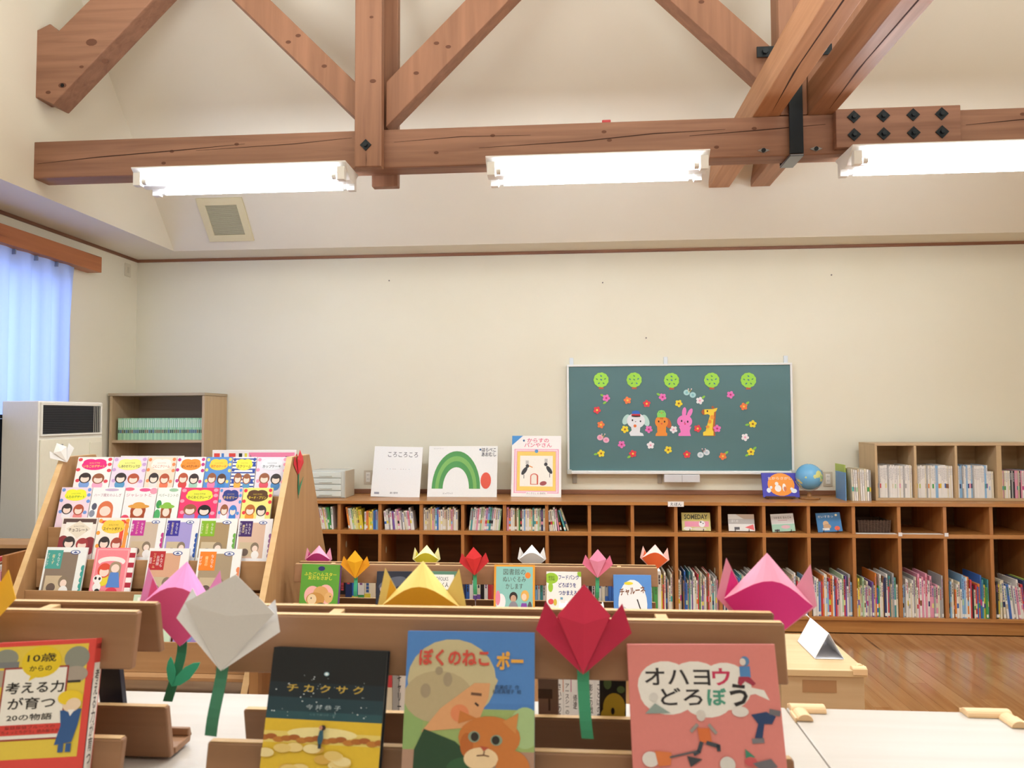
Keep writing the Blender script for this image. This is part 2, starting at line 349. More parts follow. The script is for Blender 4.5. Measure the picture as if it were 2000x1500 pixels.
# ---------------------------------------------------------------- tube lamps
TUBE = C('#eef5ff', .4, 0, 31.0)
for x0, x1, n in ((-2.475, -1.225, 'left'), (-.44, .775, 'middle'), (1.515, 2.765, 'right')):
    root = empty('tube_lamp', ((x0+x1)/2, 4.04, 3.03), label=n+' twin tube ceiling lamp under the tie beam', cat='lamp', group='tube lamps under the tie beam')
    b = MB(); Lh = (x1-x0)/2; wt = C('#f4f4f1', .35)
    b.box(-Lh*.8, Lh*.8, -.05, .05, -.022, -.0005, wt); b.build('mount', root, .002)
    b = MB(); b.prism([(-.125, -.0225), (.125, -.0225), (.125, -.030), (.035, -.105), (-.035, -.105), (-.125, -.030)], -Lh, Lh, wt, 'YZ'); b.build('reflector', root, .002)
    for sy in (-.098, .098):
        b = MB(); b.tube((-Lh+.055, sy, -.103), (Lh-.055, sy, -.103), .0165, TUBE, 12); b.build('tube', root, 0, True)
        for sx in (-1, 1):
            b = MB(); b.box(sx*(Lh-.03)-.022, sx*(Lh-.03)+.022, sy-.02, sy+.02, -.127, -.052, wt); b.tube((sx*(Lh-.055), sy, -.103), (sx*(Lh-.085), sy, -.103), .0172, C('#d7d9da', .3, .4), 12); b.build('lamp_holder', root, .003)
# vent on the sloping ceiling
th = math.atan(SL); vn = empty('ceiling_vent', (-2.70, slope_y(3.148), 3.148), (math.pi/2-(math.pi/2-th)-math.pi/2, 0, 0), label='cream louvred ventilation grille on the sloping ceiling', cat='vent')
vn.matrix_world = Matrix.Translation((-2.70, slope_y(3.148), 3.148)) @ Matrix.Rotation(-(math.pi/2-th)*-1, 4, 'X')
b = MB(); cr = C('#e6dcb4', .5); b.box(-.185, .185, -.012, .0, -.185, -.127, cr); b.box(-.185, .185, -.012, 0, .127, .185, cr); b.box(-.185, -.127, -.012, 0, -.127, .127, cr); b.box(.127, .185, -.012, 0, -.127, .127, cr); b.build('frame', vn, .002)
boxo('backing', -.127, .127, -.002, 0, -.127, .127, C('#6a6f66', .8), vn, 0)
for i in range(22):
    z = -.12+i*.0114; b = MB(); b.solid([(-.127, -.010, z), (.127, -.010, z), (.127, -.003, z+.006), (-.127, -.003, z+.006), (-.127, -.009, z-.0015), (.127, -.009, z-.0015), (.127, -.002, z+.0045), (-.127, -.002, z+.0045)], [(0, 1, 2, 3), (4, 7, 6, 5), (0, 4, 5, 1), (2, 6, 7, 3), (0, 3, 7, 4), (1, 5, 6, 2)], C('#c9c4a6', .5)); b.build('slat', vn)
# ---------------------------------------------------------------- left wall: pelmet, curtain, switch
pb = tag(boxo('curtain_pelmet', XL+.001, -3.60, 2.4, 5.345, 2.703, 2.824, wood('pelmet', '#b97446', '#a05f36', 'Y', .45, .8, knots=True), None, .003), 'brown wooden pelmet board above the blue curtain', 'pelmet')
CUR = None
m, nt, bs = _new('curtain_cloth'); bs.inputs['Base Color'].default_value = lin('#c6d0e8'); bs.inputs['Roughness'].default_value = .9
tr = nt.nodes.new('ShaderNodeBsdfTranslucent'); tr.inputs[0].default_value = lin('#aec4f2'); mx = nt.nodes.new('ShaderNodeMixShader'); mx.inputs[0].default_value = .5
nt.links.new(bs.outputs[0], mx.inputs[1]); nt.links.new(tr.outputs[0], mx.inputs[2]); nt.links.new(mx.outputs[0], nt.nodes['Material Output'].inputs[0])
b = MB(); nx, nz = 120, 10; y0, y1 = 2.8, 5.12; vs = []
for k in range(nz+1):
    for i in range(nx+1):
        t = i/nx; z = 2.70-(2.70-1.58)*k/nz; amp = .018+.02*k/nz
        ph = t*2*math.pi*11.5+.4*math.sin(7*t)
        vs.append((-3.655+amp*math.cos(ph)*(1-.5*(k == 0)), y0+(y1-y0)*t+.012*math.sin(2*ph)*(1 if k else 0)-.05*k/nz*(t > .97), z))
b.solid(vs, [(k*(nx+1)+i, k*(nx+1)+i+1, (k+1)*(nx+1)+i+1, (k+1)*(nx+1)+i) for k in range(nz) for i in range(nx)], m)
cu = tag(b.build('curtain', None, 0, True), 'pale blue pleated curtain hanging at the left window', 'curtain')
for i in range(11):
    y = y0+(y1-y0)*(i+.5)/11.5; boxo('pleat_hook', -3.672, -3.640, y-.005, y+.005, 2.665, 2.70, C('#8795b4', .8), cu, .002)
p0, p1 = atx(243.5, 513, XL), atx(254, 542, XL)
sw = tag(boxo('wall_plate', XL, XL+.008, p0.y, p1.y, p1.z, p0.z, C('#ddd6c0', .5), None, .003), 'cream wall switch plate high in the left corner', 'switch')
boxo('rocker', XL+.008, XL+.011, p0.y*.65+p1.y*.35, p0.y*.35+p1.y*.65, p1.z+.03, p0.z-.03, C('#cfc8b2', .5), sw, .001)
for i, (x, y) in enumerate(((760, 548), (1177, 552), (1624, 537), (1262, 660))):
    p = at(x, y, WY-.002); b = MB(); b.tube((p.x, WY-.004, p.z), (p.x, WY, p.z), .006, C('#77706a', .6), 8)
    tag(b.build('wall_pin', None), ('tiny pin in the back wall, leftmost one', 'tiny pin in the back wall above the blackboard', 'tiny pin in the back wall, rightmost one', 'tiny pin in the wall just over the blackboard')[i], 'pin')
# ---------------------------------------------------------------- long bookcase along the back wall
YF, CT = 5.485, .938
X0, PIT = -1.7466, .3178
XLo, XRo = X0-2*PIT, X0+17*PIT
bc = empty('bookcase', (0, YF, 0), label='long low brown bookcase with two rows of cubbies along the back wall', cat='bookcase')
def loc(o, p): o.parent = p; o.matrix_parent_inverse = Matrix.Translation(p.location).inverted(); return o
def pbox(p, name, *a, bevel=.002): return loc(boxo(name, *a, None, bevel), p)
pbox(bc, 'counter_top', XLo-.02, XRo+.02, YF-.012, WY-.019, .913, CT, PINE_X)
pbox(bc, 'middle_shelf', XLo, XRo, YF, WY-.03, .684, .714, PINE_X)
pbox(bc, 'bottom_shelf', XLo, XRo, YF-.004, WY-.03, .094, .118, PINE_X)
pbox(bc, 'plinth', XLo, XRo, YF+.02, YF+.045, 0, .094, PINE_X)
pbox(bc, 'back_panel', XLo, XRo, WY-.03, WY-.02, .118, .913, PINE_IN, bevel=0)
for k in range(-2, 18):
    x = X0+PIT*k-.004
    pbox(bc, 'divider', x-.0125, x+.0125, YF+.001, WY-.031, .714, .913, PINE_Z)
    pbox(bc, 'divider', x-.0125, x+.0125, YF+.001, WY-.031, .118, .684, PINE_Z)
ROD = C('#b9b2a4', .3, .6)
for k in range(-2, 17):      # metal rod with end bracket under the middle shelf of each lower cubby
    x = X0+PIT*k
    b = MB(); b.tube((x+.01, YF+.16, .662), (x+PIT-.022, YF+.16, .662), .006, ROD, 8); b.box(x+PIT-.075, x+PIT-.055, YF+.15, YF+.17, .662, .683, ROD)
    loc(b.build('rod'), bc)
for k, z in ((6, .40), (7, .41), (8, .405), (9, .45), (0, .58), (1, .54)):
    b = MB(); x = X0+PIT*(k+1)-.017 if k > 4 else X0+PIT*k+.0085
    b.prism([(YF+.15+.016*math.cos(i*.628), z+.026*math.sin(i*.628)) for i in range(10)], x-.001, x+.0005, C('#d9cfae', .6), 'YZ'); loc(b.build('oval_sticker'), bc)
# sign, white label strip
p = at(1320, 985, YF-.016)
sg = tag(boxo('shelf_sign', p.x-.058, p.x+.058, YF-.017, YF-.0125, p.z-.018, p.z+.02, C('#f4f1ee', .5), None, .001), 'small white paper sign on the counter edge reading えほん', 'sign')
o = printed('lettering', [('t', '#3a4354', 'えほん', .5, .5, .72, .62, .01)], .116, .038, None, 0); o.location = (p.x, YF-.0172, p.z-.018); loc2 = o; o.parent = sg
for x0, x1 in ((1672, 1752), (1757, 1842)):
    a, c = at(x0, 1041, YF), at(x1, 1041, YF)
    tag(boxo('label_strip', a.x, c.x, YF-.003, YF+.04, .7142, .7165, C('#f3f0ea', .5), None, 0), ('white paper strip below the wicker basket' if x0 < 1700 else 'white paper strip on the shelf right of the basket'), 'strip')
for x in (1758, 1848):
    p = at(x, 1041, YF); tag(boxo('label_tag', p.x-.013, p.x+.013, YF-.006, YF, .70, .726, C('#f1eff0', .5), None, .001), ('left' if x < 1800 else 'right')+' small white tag on the divider right of the basket', 'tag')
# ---------------------------------------------------------------- books on the shelves, spines to the room
NAMES = {'white': '#eeeae4', 'cream': '#e6dcc2', 'yellow': '#ead34a', 'pale yellow': '#e9df92', 'orange': '#e88a3a', 'red': '#cf3d43', 'pink': '#e59ab2', 'magenta': '#c83a86', 'blue': '#3f6fbe', 'light blue': '#8fbbe0',
         'navy': '#2b3a66', 'teal': '#4f9c9c', 'green': '#4fa557', 'pale green': '#b9d6ae', 'purple': '#7c5aa8', 'brown': '#8b5f3e', 'black': '#26252a', 'grey': '#a9a8a6', 'lime': '#b5cf4d', 'turquoise': '#49b5ad', 'beige': '#cdbb9d'}
ORD = ['first', 'second', 'third', 'fourth', 'fifth', 'sixth', 'seventh', 'eighth', 'ninth', 'tenth', '11th', '12th', '13th', '14th', '15th', '16th', '17th', '18th', '19th', '20th', '21st', '22nd', '23rd', '24th', '25th', '26th', '27th', '28th', '29th', '30th']
INK = ['#3b3b44', '#5b4a4a', '#c24b53', '#3d5f9c', '#4c7a4e', '#8a5a8c']
rs = random.Random(3)
def spine_book(name, label, x, y, z, t, h, d, col, group, lean=0, label_tag=True, page='#efe8da'):
    """upright book; spine faces -y at y; local origin bottom left of the spine"""
    b = MB(); m = C(col, .4); pg = C(page, .85); c = .0013 if t > .006 else .0006
    b.box(0, c, 0, d, 0, h, m); b.box(t-c, t, 0, d, 0, h, m); b.box(c, t-c, 0, c, 0, h, m); b.box(c, t-c, c, d-.003, .002, h-.003, pg)
    y_ = -.0004; ink = C(rs.choice(INK) if name != 'magazine' else '#c2bfc0', .6)
    zz = h*.92
    for i in range(rs.randint(3, 6)):            # printed title blocks on the spine
        l = h*rs.uniform(.035, .085)
        b.face([(t*.28, y_, zz-l), (t*.72, y_, zz-l), (t*.72, y_, zz), (t*.28, y_, zz)], ink); zz -= l+h*.012
    if rs.random() < .35:
        q = C(rs.choice(list(NAMES.values())), .5); b.face([(0, y_*.5, h*.30), (t, y_*.5, h*.30), (t, y_*.5, h*.44), (0, y_*.5, h*.44)], q)
    if label_tag and rs.random() < .4: b.face([(0, y_, .008), (t, y_, .008), (t, y_, .03), (0, y_, .03)], C('#f2efe8', .5))
    o = b.build(name)
    tag(o, label, 'book', group)
    o.matrix_world = Matrix.Translation((x, y, z)) @ Matrix.Rotation(R(lean), 4, 'Y')
    return o
def shelf_row(name, x0, x1, y, z, spec, where, group, hh, dd, tt, gap0=.002):
    """fill from the left; spec is a list of (colour, lean) or colour names"""
    x = x0+gap0; prev = 0
    for i, s in enumerate(spec):
        col, lean = s if isinstance(s, tuple) else (s, 0)
        t = rs.uniform(*tt); h = rs.uniform(*hh); d = rs.uniform(*dd)
        if i and lean < prev: x += h*(math.tan(R(-lean))-math.tan(R(-prev)))*.95 if prev <= 0 else 0
        prev = lean
        foot = x + (t/math.cos(R(lean))-t)*0
        c = NAMES[col]; q = lin(c)
        spine_book(name, '%s spined book, %s from left %s' % (col, ORD[i], where), foot, y+rs.uniform(0, .012), z+ (abs(math.sin(R(lean)))*t if lean > 0 else 0), t, h, d, c, group, lean)
        x += t/math.cos(R(lean))+.0006
        if x > x1: break
    return x
def CX(k): return X0+PIT*k+.0095, X0+PIT*(k+1)-.018
UPG = 'paperbacks in the upper cubbies'
def pick(n, *w):
    cs = [c for c, k in w for _ in range(k)]; return [rs.choice(cs) for _ in range(n)]
U = ZU = .7145
a, c = CX(-1); shelf_row('paperback', a+.0+.095, c, YF+.02, U, [('yellow', -13), ('pale yellow', -13), ('cream', -13), ('pale green', -13), ('white', -12), ('cream', -12), ('white', -12), ('pale yellow', -11), ('white', -11), ('green', -9), ('green', -9), ('white', -4)], 'in the cubby beside the display rack', UPG, (.165, .172), (.10, .12), (.011, .014))
a, c = CX(0); xx = shelf_row('paperback', a+.055, c, YF+.02, U, [('orange', -9), ('cream', -9), ('white', -9), ('pale green', -9), ('pale yellow', -9), ('pale yellow', -9), ('pale yellow', -9), ('yellow', -9), ('yellow', -8), ('yellow', -8)], 'in the cubby with leaning yellow books', UPG, (.150, .172), (.10, .12), (.0095, .0125))
shelf_row('paperback', xx+.006, c, YF+.02, U, ['white', 'orange', 'orange', 'yellow', 'yellow', 'yellow', 'blue', 'blue', 'light blue', 'white', 'light blue', 'red'], 'of the upright group beside leaning yellow books', UPG, (.135, .150), (.10, .12), (.009, .012))
a, c = CX(1); shelf_row('paperback', a+.02, c, YF+.02, U, [('white', -5), ('white', -5), ('grey', -5), ('white', -5), ('purple', -6), ('white', -6), ('cream', -6), ('pink', -6), ('white', -6), ('grey', -5), ('white', -5), ('cream', -6), ('white', -6), ('pink', -6), ('white', -7), ('white', -7)], 'in the cubby under the white big book', UPG, (.120, .168), (.10, .12), (.011, .015))
a, c = CX(2); shelf_row('paperback', a, c-.012, YF+.02, U, pick(20, ('white', 6), ('cream', 5), ('beige', 1), ('blue', 2), ('pale yellow', 2), ('pink', 2), ('light blue', 2), ('teal', 1)), 'in the cubby below the green arch book', UPG, (.150, .175), (.10, .12), (.011, .0155))
a, c = CX(3); shelf_row('paperback', a+.028, c-.03, YF+.02, U, [(k, 6) for k in pick(17, ('white', 5), ('pale green', 2), ('cream', 3), ('teal', 2), ('pink', 2), ('purple', 1), ('light blue', 2), ('grey', 1))], 'in the cubby of right-leaning pastel books', UPG, (.160, .176), (.10, .12), (.011, .0155))
a, c = CX(4); shelf_row('paperback', a, c-.01, YF+.02, U, ['pink', 'orange', 'white', 'cream', 'brown', 'cream', 'green', 'black', 'white', 'light blue', 'cream', 'white', 'pale yellow', 'beige', 'teal', 'cream', 'white', 'pale green', 'beige', 'navy', 'cream'], 'in the cubby below the yellow framed book', UPG, (.155, .176), (.10, .12), (.011, .0155))
a, c = CX(5); shelf_row('paperback', a+.004, c, YF+.02, U, [('white', -4), ('cream', -4), ('white', -5), ('white', -6), ('pink', -8), ('black', -10), ('teal', -17), ('beige', -19)], 'in the half-empty cubby left of the blackboard sign', UPG, (.15, .176), (.10, .12), (.011, .015))
LWG = 'picture books in the lower cubbies'
wh = ['in the lower cubby just left of SOMEDAY', 'in the lower cubby under the SOMEDAY book', 'in the lower cubby under the beige picture book', 'in the lower cubby under the green-white picture book', 'in the lower cubby under the night-blue book',
      'in the lower cubby under the wicker basket', 'in the lower cubby one right of the basket', 'in the lower cubby two right of the basket', 'in the rightmost lower cubby']
for n, k in enumerate(range(7, 16)):
    a, c = CX(k); mix = [('white', 12), ('cream', 5), ('light blue', 2), ('blue', 2), ('navy', 1), ('teal', 2), ('green', 1), ('pale green', 1), ('yellow', 2), ('orange', 1), ('red', 2), ('pink', 2), ('purple', 1), ('black', 1), ('grey', 2), ('brown', 1), ('beige', 2)]
    if n == 6: mix = [('white', 9), ('grey', 4), ('cream', 3), ('pink', 2), ('light blue', 1), ('black', 1)]
    sp = pick(28, *mix)
    if n == 8:
        shelf_row('picture_book', a, c+.2, YF+.014, .1185, ['beige', 'black', 'yellow', 'cream', ('cream', -3), ('white', -5), ('blue', -5), ('white', -5), ('grey', -5), ('white', -5), ('pink', -6), ('white', -6), ('white', -6), ('red', -6), ('navy', -5), ('lime', -4)], wh[n], LWG, (.21, .28), (.19, .25), (.010, .016)); continue
    x = a
    wn = wh[n]
    for i, s in enumerate(sp):
        col, lean = s if isinstance(s, tuple) else (s, 0)
        t = rs.uniform(.008, .0135)*(1.25 if n == 8 else 1); h = rs.choice([rs.uniform(.20, .25), rs.uniform(.24, .30), rs.uniform(.26, .315)]); d = rs.uniform(.19, .26)
        if x+t > c-.001: break
        if n == 8 and x-.04*(lean < 0) > c: break
        spine_book('picture_book', '%s picture book, %s from left %s' % (col, ORD[i], wn), x+(.045 if lean else 0), YF+.012+rs.uniform(0, .012), .1185, t, h, d, NAMES[col], LWG, lean)
        x += t+.0008
# ---------------------------------------------------------------- cubby unit with magazines on the counter
p = at(1713, 930, 5.62); UX = p.x-.012; UY = 5.62
un = empty('cubby_unit', (UX, UY, CT), label='beige open cubby unit of magazines standing on the counter', cat='shelf unit')
zt = at(1713, 866, UY).z
pw_ = .290
UXR = UX+pw_*4+.03
pbox(un, 'top', UX, UXR, UY, UY+.30, zt-.018, zt, TAN_X); pbox(un, 'base', UX, UXR, UY, UY+.30, CT+.0005, CT+.02, TAN_X)
pbox(un, 'back_panel', UX+.018, UXR-.018, UY+.285, UY+.295, CT+.02, zt-.018, wood('tan_in', '#b89a74', '#aa8c66', 'X', .6), bevel=0)
TAN_Z = wood('tan_z', '#cdb189', '#bfa27a', 'Z', .5, .7)
pbox(un, 'side_panel', UX, UX+.018, UY, UY+.30, CT+.02, zt-.018, TAN_Z); pbox(un, 'side_panel', UXR-.018, UXR, UY, UY+.30, CT+.02, zt-.018, TAN_Z)
ux = [UX+.018]
for k in range(1, 4):
    x = UX+pw_*k+(.012 if k == 3 else 0); wv = .009 if k < 3 else .018
    pbox(un, 'divider', x-wv, x+wv, UY+.001, UY+.285, CT+.02, zt-.018, TAN_Z); ux += [x-wv, x+wv]
ux.append(UXR-.018)
MG = 'magazines in the counter cubby unit'
for n in range(4):
    x = ux[2*n]+.004; e = ux[2*n+1]-.006; i = 0
    cn = ('first', 'second', 'third', 'fourth')[n]
    while x < e-.008 and i < 29:
        t = rs.uniform(.0075, .0125); h = rs.uniform(.232, .242) if n < 3 else .20
        if n == 2 and x > e-.055: h = .195
        col = rs.choice(['white']*7+['grey', 'cream', 'light blue', 'cream']) if n < 3 else rs.choice(['white', 'cream', 'grey', 'pink', 'black', 'beige', 'light blue'])
        spine_book('magazine', '%s magazine spine, %s from left in the %s counter cubby' % (col, ORD[i], cn), x, UY+.02+rs.uniform(0, .008), CT+.0205, t, h, .21, NAMES[col], MG, 0, False, '#f1ede6'); x += t+.0006; i += 1
# loose files left of the unit
p = at(1652, 978, 5.60)
tag(boxo('file_folder', p.x, p.x+.006, 5.60, 5.80, CT+.0005, at(1652, 923, 5.60).z, C('#6f9fd0', .4), None, .001), 'blue upright file folder at the left of the magazines', 'folder')
tag(boxo('file_folder', p.x+.02, p.x+.026, 5.66, 5.86, CT+.0005, at(1660, 908, 5.66).z, C('#b9cf5d', .4), None, .001), 'lime green file folder behind the blue one', 'folder')
x = p.x+.05
for i in range(9):
    t = rs.uniform(.009, .014); col = ['cream', 'white', 'white', 'beige', 'white', 'white', 'cream', 'white', 'grey'][i]
    spine_book('magazine', '%s magazine, %s from left of the loose row beside the folders' % (col, ORD[i]), x, 5.60, CT+.0005, t, .235-.004*(i % 3), .2, NAMES[col], 'loose magazines beside the folders', -2+.2*i, False); x += t+.003
# ---------------------------------------------------------------- blackboard and its paper decorations
BY = 5.955
bx0, bx1, bz0, bz1 = -.004, 1.79, 1.112, 1.994
bb = empty('blackboard', (.893, WY, bz0), label='green blackboard with white frame decorated with paper animals', cat='blackboard')
m, nt, bs = _new('chalkboard'); n = nt.nodes.new('ShaderNodeTexNoise'); n.inputs['Scale'].default_value = 3; n.inputs['Detail'].default_value = 6
x = nt.nodes.new('ShaderNodeMix'); x.data_type = 'RGBA'; x.inputs[6].default_value = lin('#4f7375'); x.inputs[7].default_value = lin('#5b7f83')
nt.links.new(n.outputs[0], x.inputs[0]); nt.links.new(x.outputs[2], bs.inputs['Base Color']); bs.inputs['Roughness'].default_value = .55
pbox(bb, 'board', bx0+.012, bx1-.012, BY, WY-.012, bz0+.02, bz1-.012, m, bevel=0)
WF = C('#f3f5f4', .3, .1)
pbox(bb, 'frame_top', bx0, bx1, BY-.012, WY-.01, bz1-.016, bz1, WF); pbox(bb, 'frame_side', bx0, bx0+.016, BY-.012, WY-.01, bz0+.022, bz1-.016, WF); pbox(bb, 'frame_side', bx1-.016, bx1, BY-.012, WY-.01, bz0+.022, bz1-.016, WF)
pbox(bb, 'chalk_tray', bx0+.03, bx1-.03, BY-.05, WY-.01, bz0-.004, bz0+.022, WF, bevel=.005)
for a_, c_ in ((bx0-.006, bx0+.034), (bx1-.034, bx1+.006)): pbox(bb, 'tray_corner', a_, c_, BY-.054, WY-.008, bz0-.006, bz0+.03, C('#c9cbc2', .4), bevel=.006)
for xx in (.035, .80, 1.755): pbox(bb, 'hanger', xx-.016, xx+.016, WY-.012, WY-.0005, bz1+.001, bz1+.06, C('#dfe6ea', .4))
for xx in (.055, .74): pbox(bb, 'lower_bracket', xx-.018, xx+.018, WY-.012, WY-.0005, bz0-.085, bz0-.01, C('#b5b2aa', .4, .4))
eb = tag(boxo('eraser_box', .765, 1.045, 5.90, 5.955, bz0-.068, bz0-.0065, C('#dcdde0', .4), None, .004), 'pale grey drawer box hung under the chalk tray', 'box')
boxo('seam', .903, .906, 5.8985, 5.90, bz0-.066, bz0-.009, C('#8b8d92', .5), eb, 0)
def cutout(b, pts, m, y0, y1): b.prism(pts, y0, y1, m)
def circ(cx, cz, rx, rz=None, n=18, rot=0):
    rz = rz or rx; return [(cx+rx*math.cos(2*math.pi*i/n)*math.cos(rot)-rz*math.sin(2*math.pi*i/n)*math.sin(rot), cz+rx*math.cos(2*math.pi*i/n)*math.sin(rot)+rz*math.sin(2*math.pi*i/n)*math.cos(rot)) for i in range(n)]
PT = .0022
def piece(name, parent, plist, layer):           # list of (points, colour); layer = how far proud of the board
    b = MB()
    for i, (pts, col) in enumerate(plist): b.prism(pts, -PT*(layer+1), -PT*layer, C(col, .6))
    return b.build(name, parent)
def deco(name, px, py, label, cat, group=None):
    p = at(px, py, BY); return empty(name, (p.x, BY-.0003, p.z), label=label, cat=cat, group=group)
for i, (px, py) in enumerate(((1174, 743), (1238.5, 743), (1311.5, 744), (1390, 743.5), (1461.5, 743.5))):
    e = deco('paper_tree', px, py, ('leftmost', 'second', 'middle', 'fourth', 'rightmost')[i]+' round green paper tree in the top row of the blackboard', 'decoration', 'paper trees on the blackboard')
    pts = []
    for k in range(44):
        a = 2*math.pi*k/44; r = .058+.0035*abs(math.sin(a*5.5)); pts.append((r*math.cos(a), .004+r*math.sin(a)))
    piece('crown', e, [(pts, '#a4e04e')], 1); piece('trunk', e, [([(-.02, -.07), (.02, -.07), (.017, -.05), (-.017, -.05)], '#c9644a')], 0)
    for k, (lx, lz, a) in enumerate(((0, .036, -.6), (-.034, .01, -.6), (0, .006, -.6), (.032, .012, .7), (-.018, -.024, .7), (.02, -.024, -.7))): piece('leaf_print', e, [(circ(lx, lz, .009, .0045, 8, a), '#4e8f6a' if (k+i) % 2 else '#3f78b0')], 2)
FC = {'pink': ('#f07cc4', '#c92f74'), 'orange': ('#f2804a', '#fbd24e'), 'red': ('#e8434f', '#fbd24e'), 'yellow': ('#f6df3a', '#a86a2a'), 'white': ('#f6f1f4', '#f2a9c4')}
FL = [(1184, 777.5, 'pink', 'LU', 'below the leftmost paper tree'), (1225.5, 782, 'orange', '', 'below the second paper tree'), (1263, 788.5, 'red', '', 'above the dog with the cap'), (1294, 775.5, 'pink', 'L', 'below the middle paper tree'), (1325.5, 788, 'yellow', '', 'above the pink rabbit'),
      (1366.5, 782.5, 'white', 'R', 'above the giraffe'), (1426.5, 771, 'pink', '', 'between the two right-hand paper trees'), (1452.5, 794, 'orange', 'R', 'at the upper right of the board'), (1166, 801, 'red', '', 'high at the left edge of the board'), (1173.5, 829.5, 'orange', '', 'at mid height on the left edge'),
      (1220.5, 838.5, 'yellow', 'r', 'in the paw of the white dog'), (1267, 838.5, 'pink', 'r', 'between the dog and the squirrel'), (1315.5, 839, 'white', '', 'between the squirrel and the rabbit'), (1362.5, 837, 'red', 'r', 'between the rabbit and the giraffe'), (1400.5, 837, 'pink', '', 'on the right side of the giraffe'),
      (1470, 828, 'yellow', 'l', 'at mid height on the right edge'), (1455, 854, 'white', '', 'at the lower right edge'), (1174, 885.5, 'yellow', 'l', 'in the lower left corner'), (1214, 868, 'pink', '', 'below the white dog'), (1236, 886, 'red', 'b', 'in the bottom row, second from left'),
      (1270.5, 869.5, 'white', '', 'below the squirrel'), (1305, 878.5, 'yellow', '', 'below the pink rabbit'), (1341.5, 887.5, 'red', '', 'left of the white butterfly'), (1411.5, 891, 'orange', 'R', 'right of the white butterfly'), (1466.5, 882.5, 'yellow', 'Rb', 'in the lower right corner')]
for px, py, col, lv, where in FL:
    e = deco('paper_flower', px, py, '%s five-petalled paper flower %s' % (col, where), 'decoration', 'paper flowers on the blackboard')
    a0 = rs.uniform(0, 1.2)
    for k, (c_, (lx, lz, a)) in enumerate(q for q in (('L', (-.032, .022, -.5)), ('U', (-.012, -.038, .6)), ('R', (.030, .028, .7)), ('l', (-.042, -.006, .2)), ('r', (.034, -.004, 0)), ('b', (-.030, -.026, .5))) if q[0] in lv):
        piece('leaf', e, [(circ(lx, lz, .017, .009, 10, a), '#8fce4c' if c_ != 'r' else '#3c8a6c')], 0)
    pts = []
    for k in range(40):
        a = 2*math.pi*k/40; pts.append(((.0185+.0125*abs(math.cos(2.5*(a-a0)))**.7)*math.cos(a), (.0185+.0125*abs(math.cos(2.5*(a-a0)))**.7)*math.sin(a)))
    piece('petals', e, [(pts, FC[col][0])], 1); piece('centre', e, [(circ(0, 0, .0085, n=10), FC[col][1])], 2)
for px, py, c1, c2, lab, mir in ((1347, 769, '#b5e0e2', '#8cc9cf', 'pale blue paper butterfly below the fourth paper tree', 1), (1178, 857, '#f6b9cf', '#f48fb4', 'pink paper butterfly at the left edge of the board', 1), (1374, 886, '#e3edf2', '#c2d3de', 'white paper butterfly in the bottom row', -1)):
    e = deco('paper_butterfly', px, py, lab, 'decoration')
    s = -1 if mir < 0 else 1
    for q in (-1, 1):
        wx, wz = (.024*q, (.010 if q*s < 0 else -.010)); piece('wing', e, [(circ(wx, wz, .025, .023), c1)], 0); piece('wing_spot', e, [(circ(wx, wz, .010), c2)], 1)
        b = MB(); b.tube((.004*q-.004*s, -.003, .012), (.012*q+.002, -.003, .036), .002, C('#b85a50' if s < 0 else '#e8c04a', .6), 6); b.tube((.012*q+.002, -.001, .038), (.012*q+.002, -.005, .038), .005, C('#f2d8e0', .6), 8); b.build('feeler', e)
EY = '#1e1a1e'
e = deco('paper_dog', 1242, 826, 'white paper dog wearing a blue and red cap', 'decoration', 'paper animals on the blackboard')
piece('ear', e, [(circ(-.078, .028, .026, .045, 16, -.5), '#bfe3dc')], 0); piece('ear', e, [(circ(.078, .020, .026, .05, 16, .4), '#bfe3dc')], 0)
piece('body', e, [([(-.04, -.03), (.035, -.03), (.03, -.075), (.055, -.085), (.062, -.105), (-.045, -.105), (-.055, -.08), (-.035, -.06)], '#eef2f8')], 0)
piece('head', e, [(circ(0, .018, .073, .062, 24), '#eef2f8')], 1)
piece('cap', e, [([(-.034, .07), (-.028, .094), (0, .10), (.028, .094), (.034, .07)], '#3d74cf')], 2); piece('cap_band', e, [([(-.036, .058), (.036, .056), (.034, .072), (-.034, .072)], '#d2383f')], 3); piece('cap_peak', e, [([(-.034, .052), (0, .048), (.034, .05), (.036, .058), (-.036, .060)], '#22222a')], 3)
piece('face', e, [(circ(-.028, .022, .006, .008, 10), EY), (circ(.036, .013, .006, .008, 10), EY), (circ(-.003, .010, .004, .003, 8), EY)], 2); piece('whistle', e, [(circ(-.008, -.024, .012), '#f07c3a')], 2)
e = deco('paper_squirrel', 1292, 826, 'orange paper squirrel carrying a green bird on its head', 'decoration', 'paper animals on the blackboard')
piece('tail', e, [(circ(.05, .0, .025, .045, 14, .4), '#c8643a')], 0); piece('body', e, [([(-.036, -.03), (.036, -.03), (.034, -.075), (.045, -.085), (.043, -.105), (-.05, -.105), (-.045, -.085), (-.034, -.075)], '#f4963a')], 0)
piece('head', e, [(circ(0, .008, .052, .052, 22), '#f4963a')], 1); piece('bird', e, [([(-.034, .045), (-.036, .075), (-.022, .098), (0, .104), (.022, .098), (.036, .075), (.034, .045)], '#8fdc6c')], 2)
piece('bird_face', e, [(circ(-.014, .087, .003, n=8), EY), (circ(.014, .087, .003, n=8), EY), (circ(0, .08, .006, .004, 8), '#f29a3a')], 3)
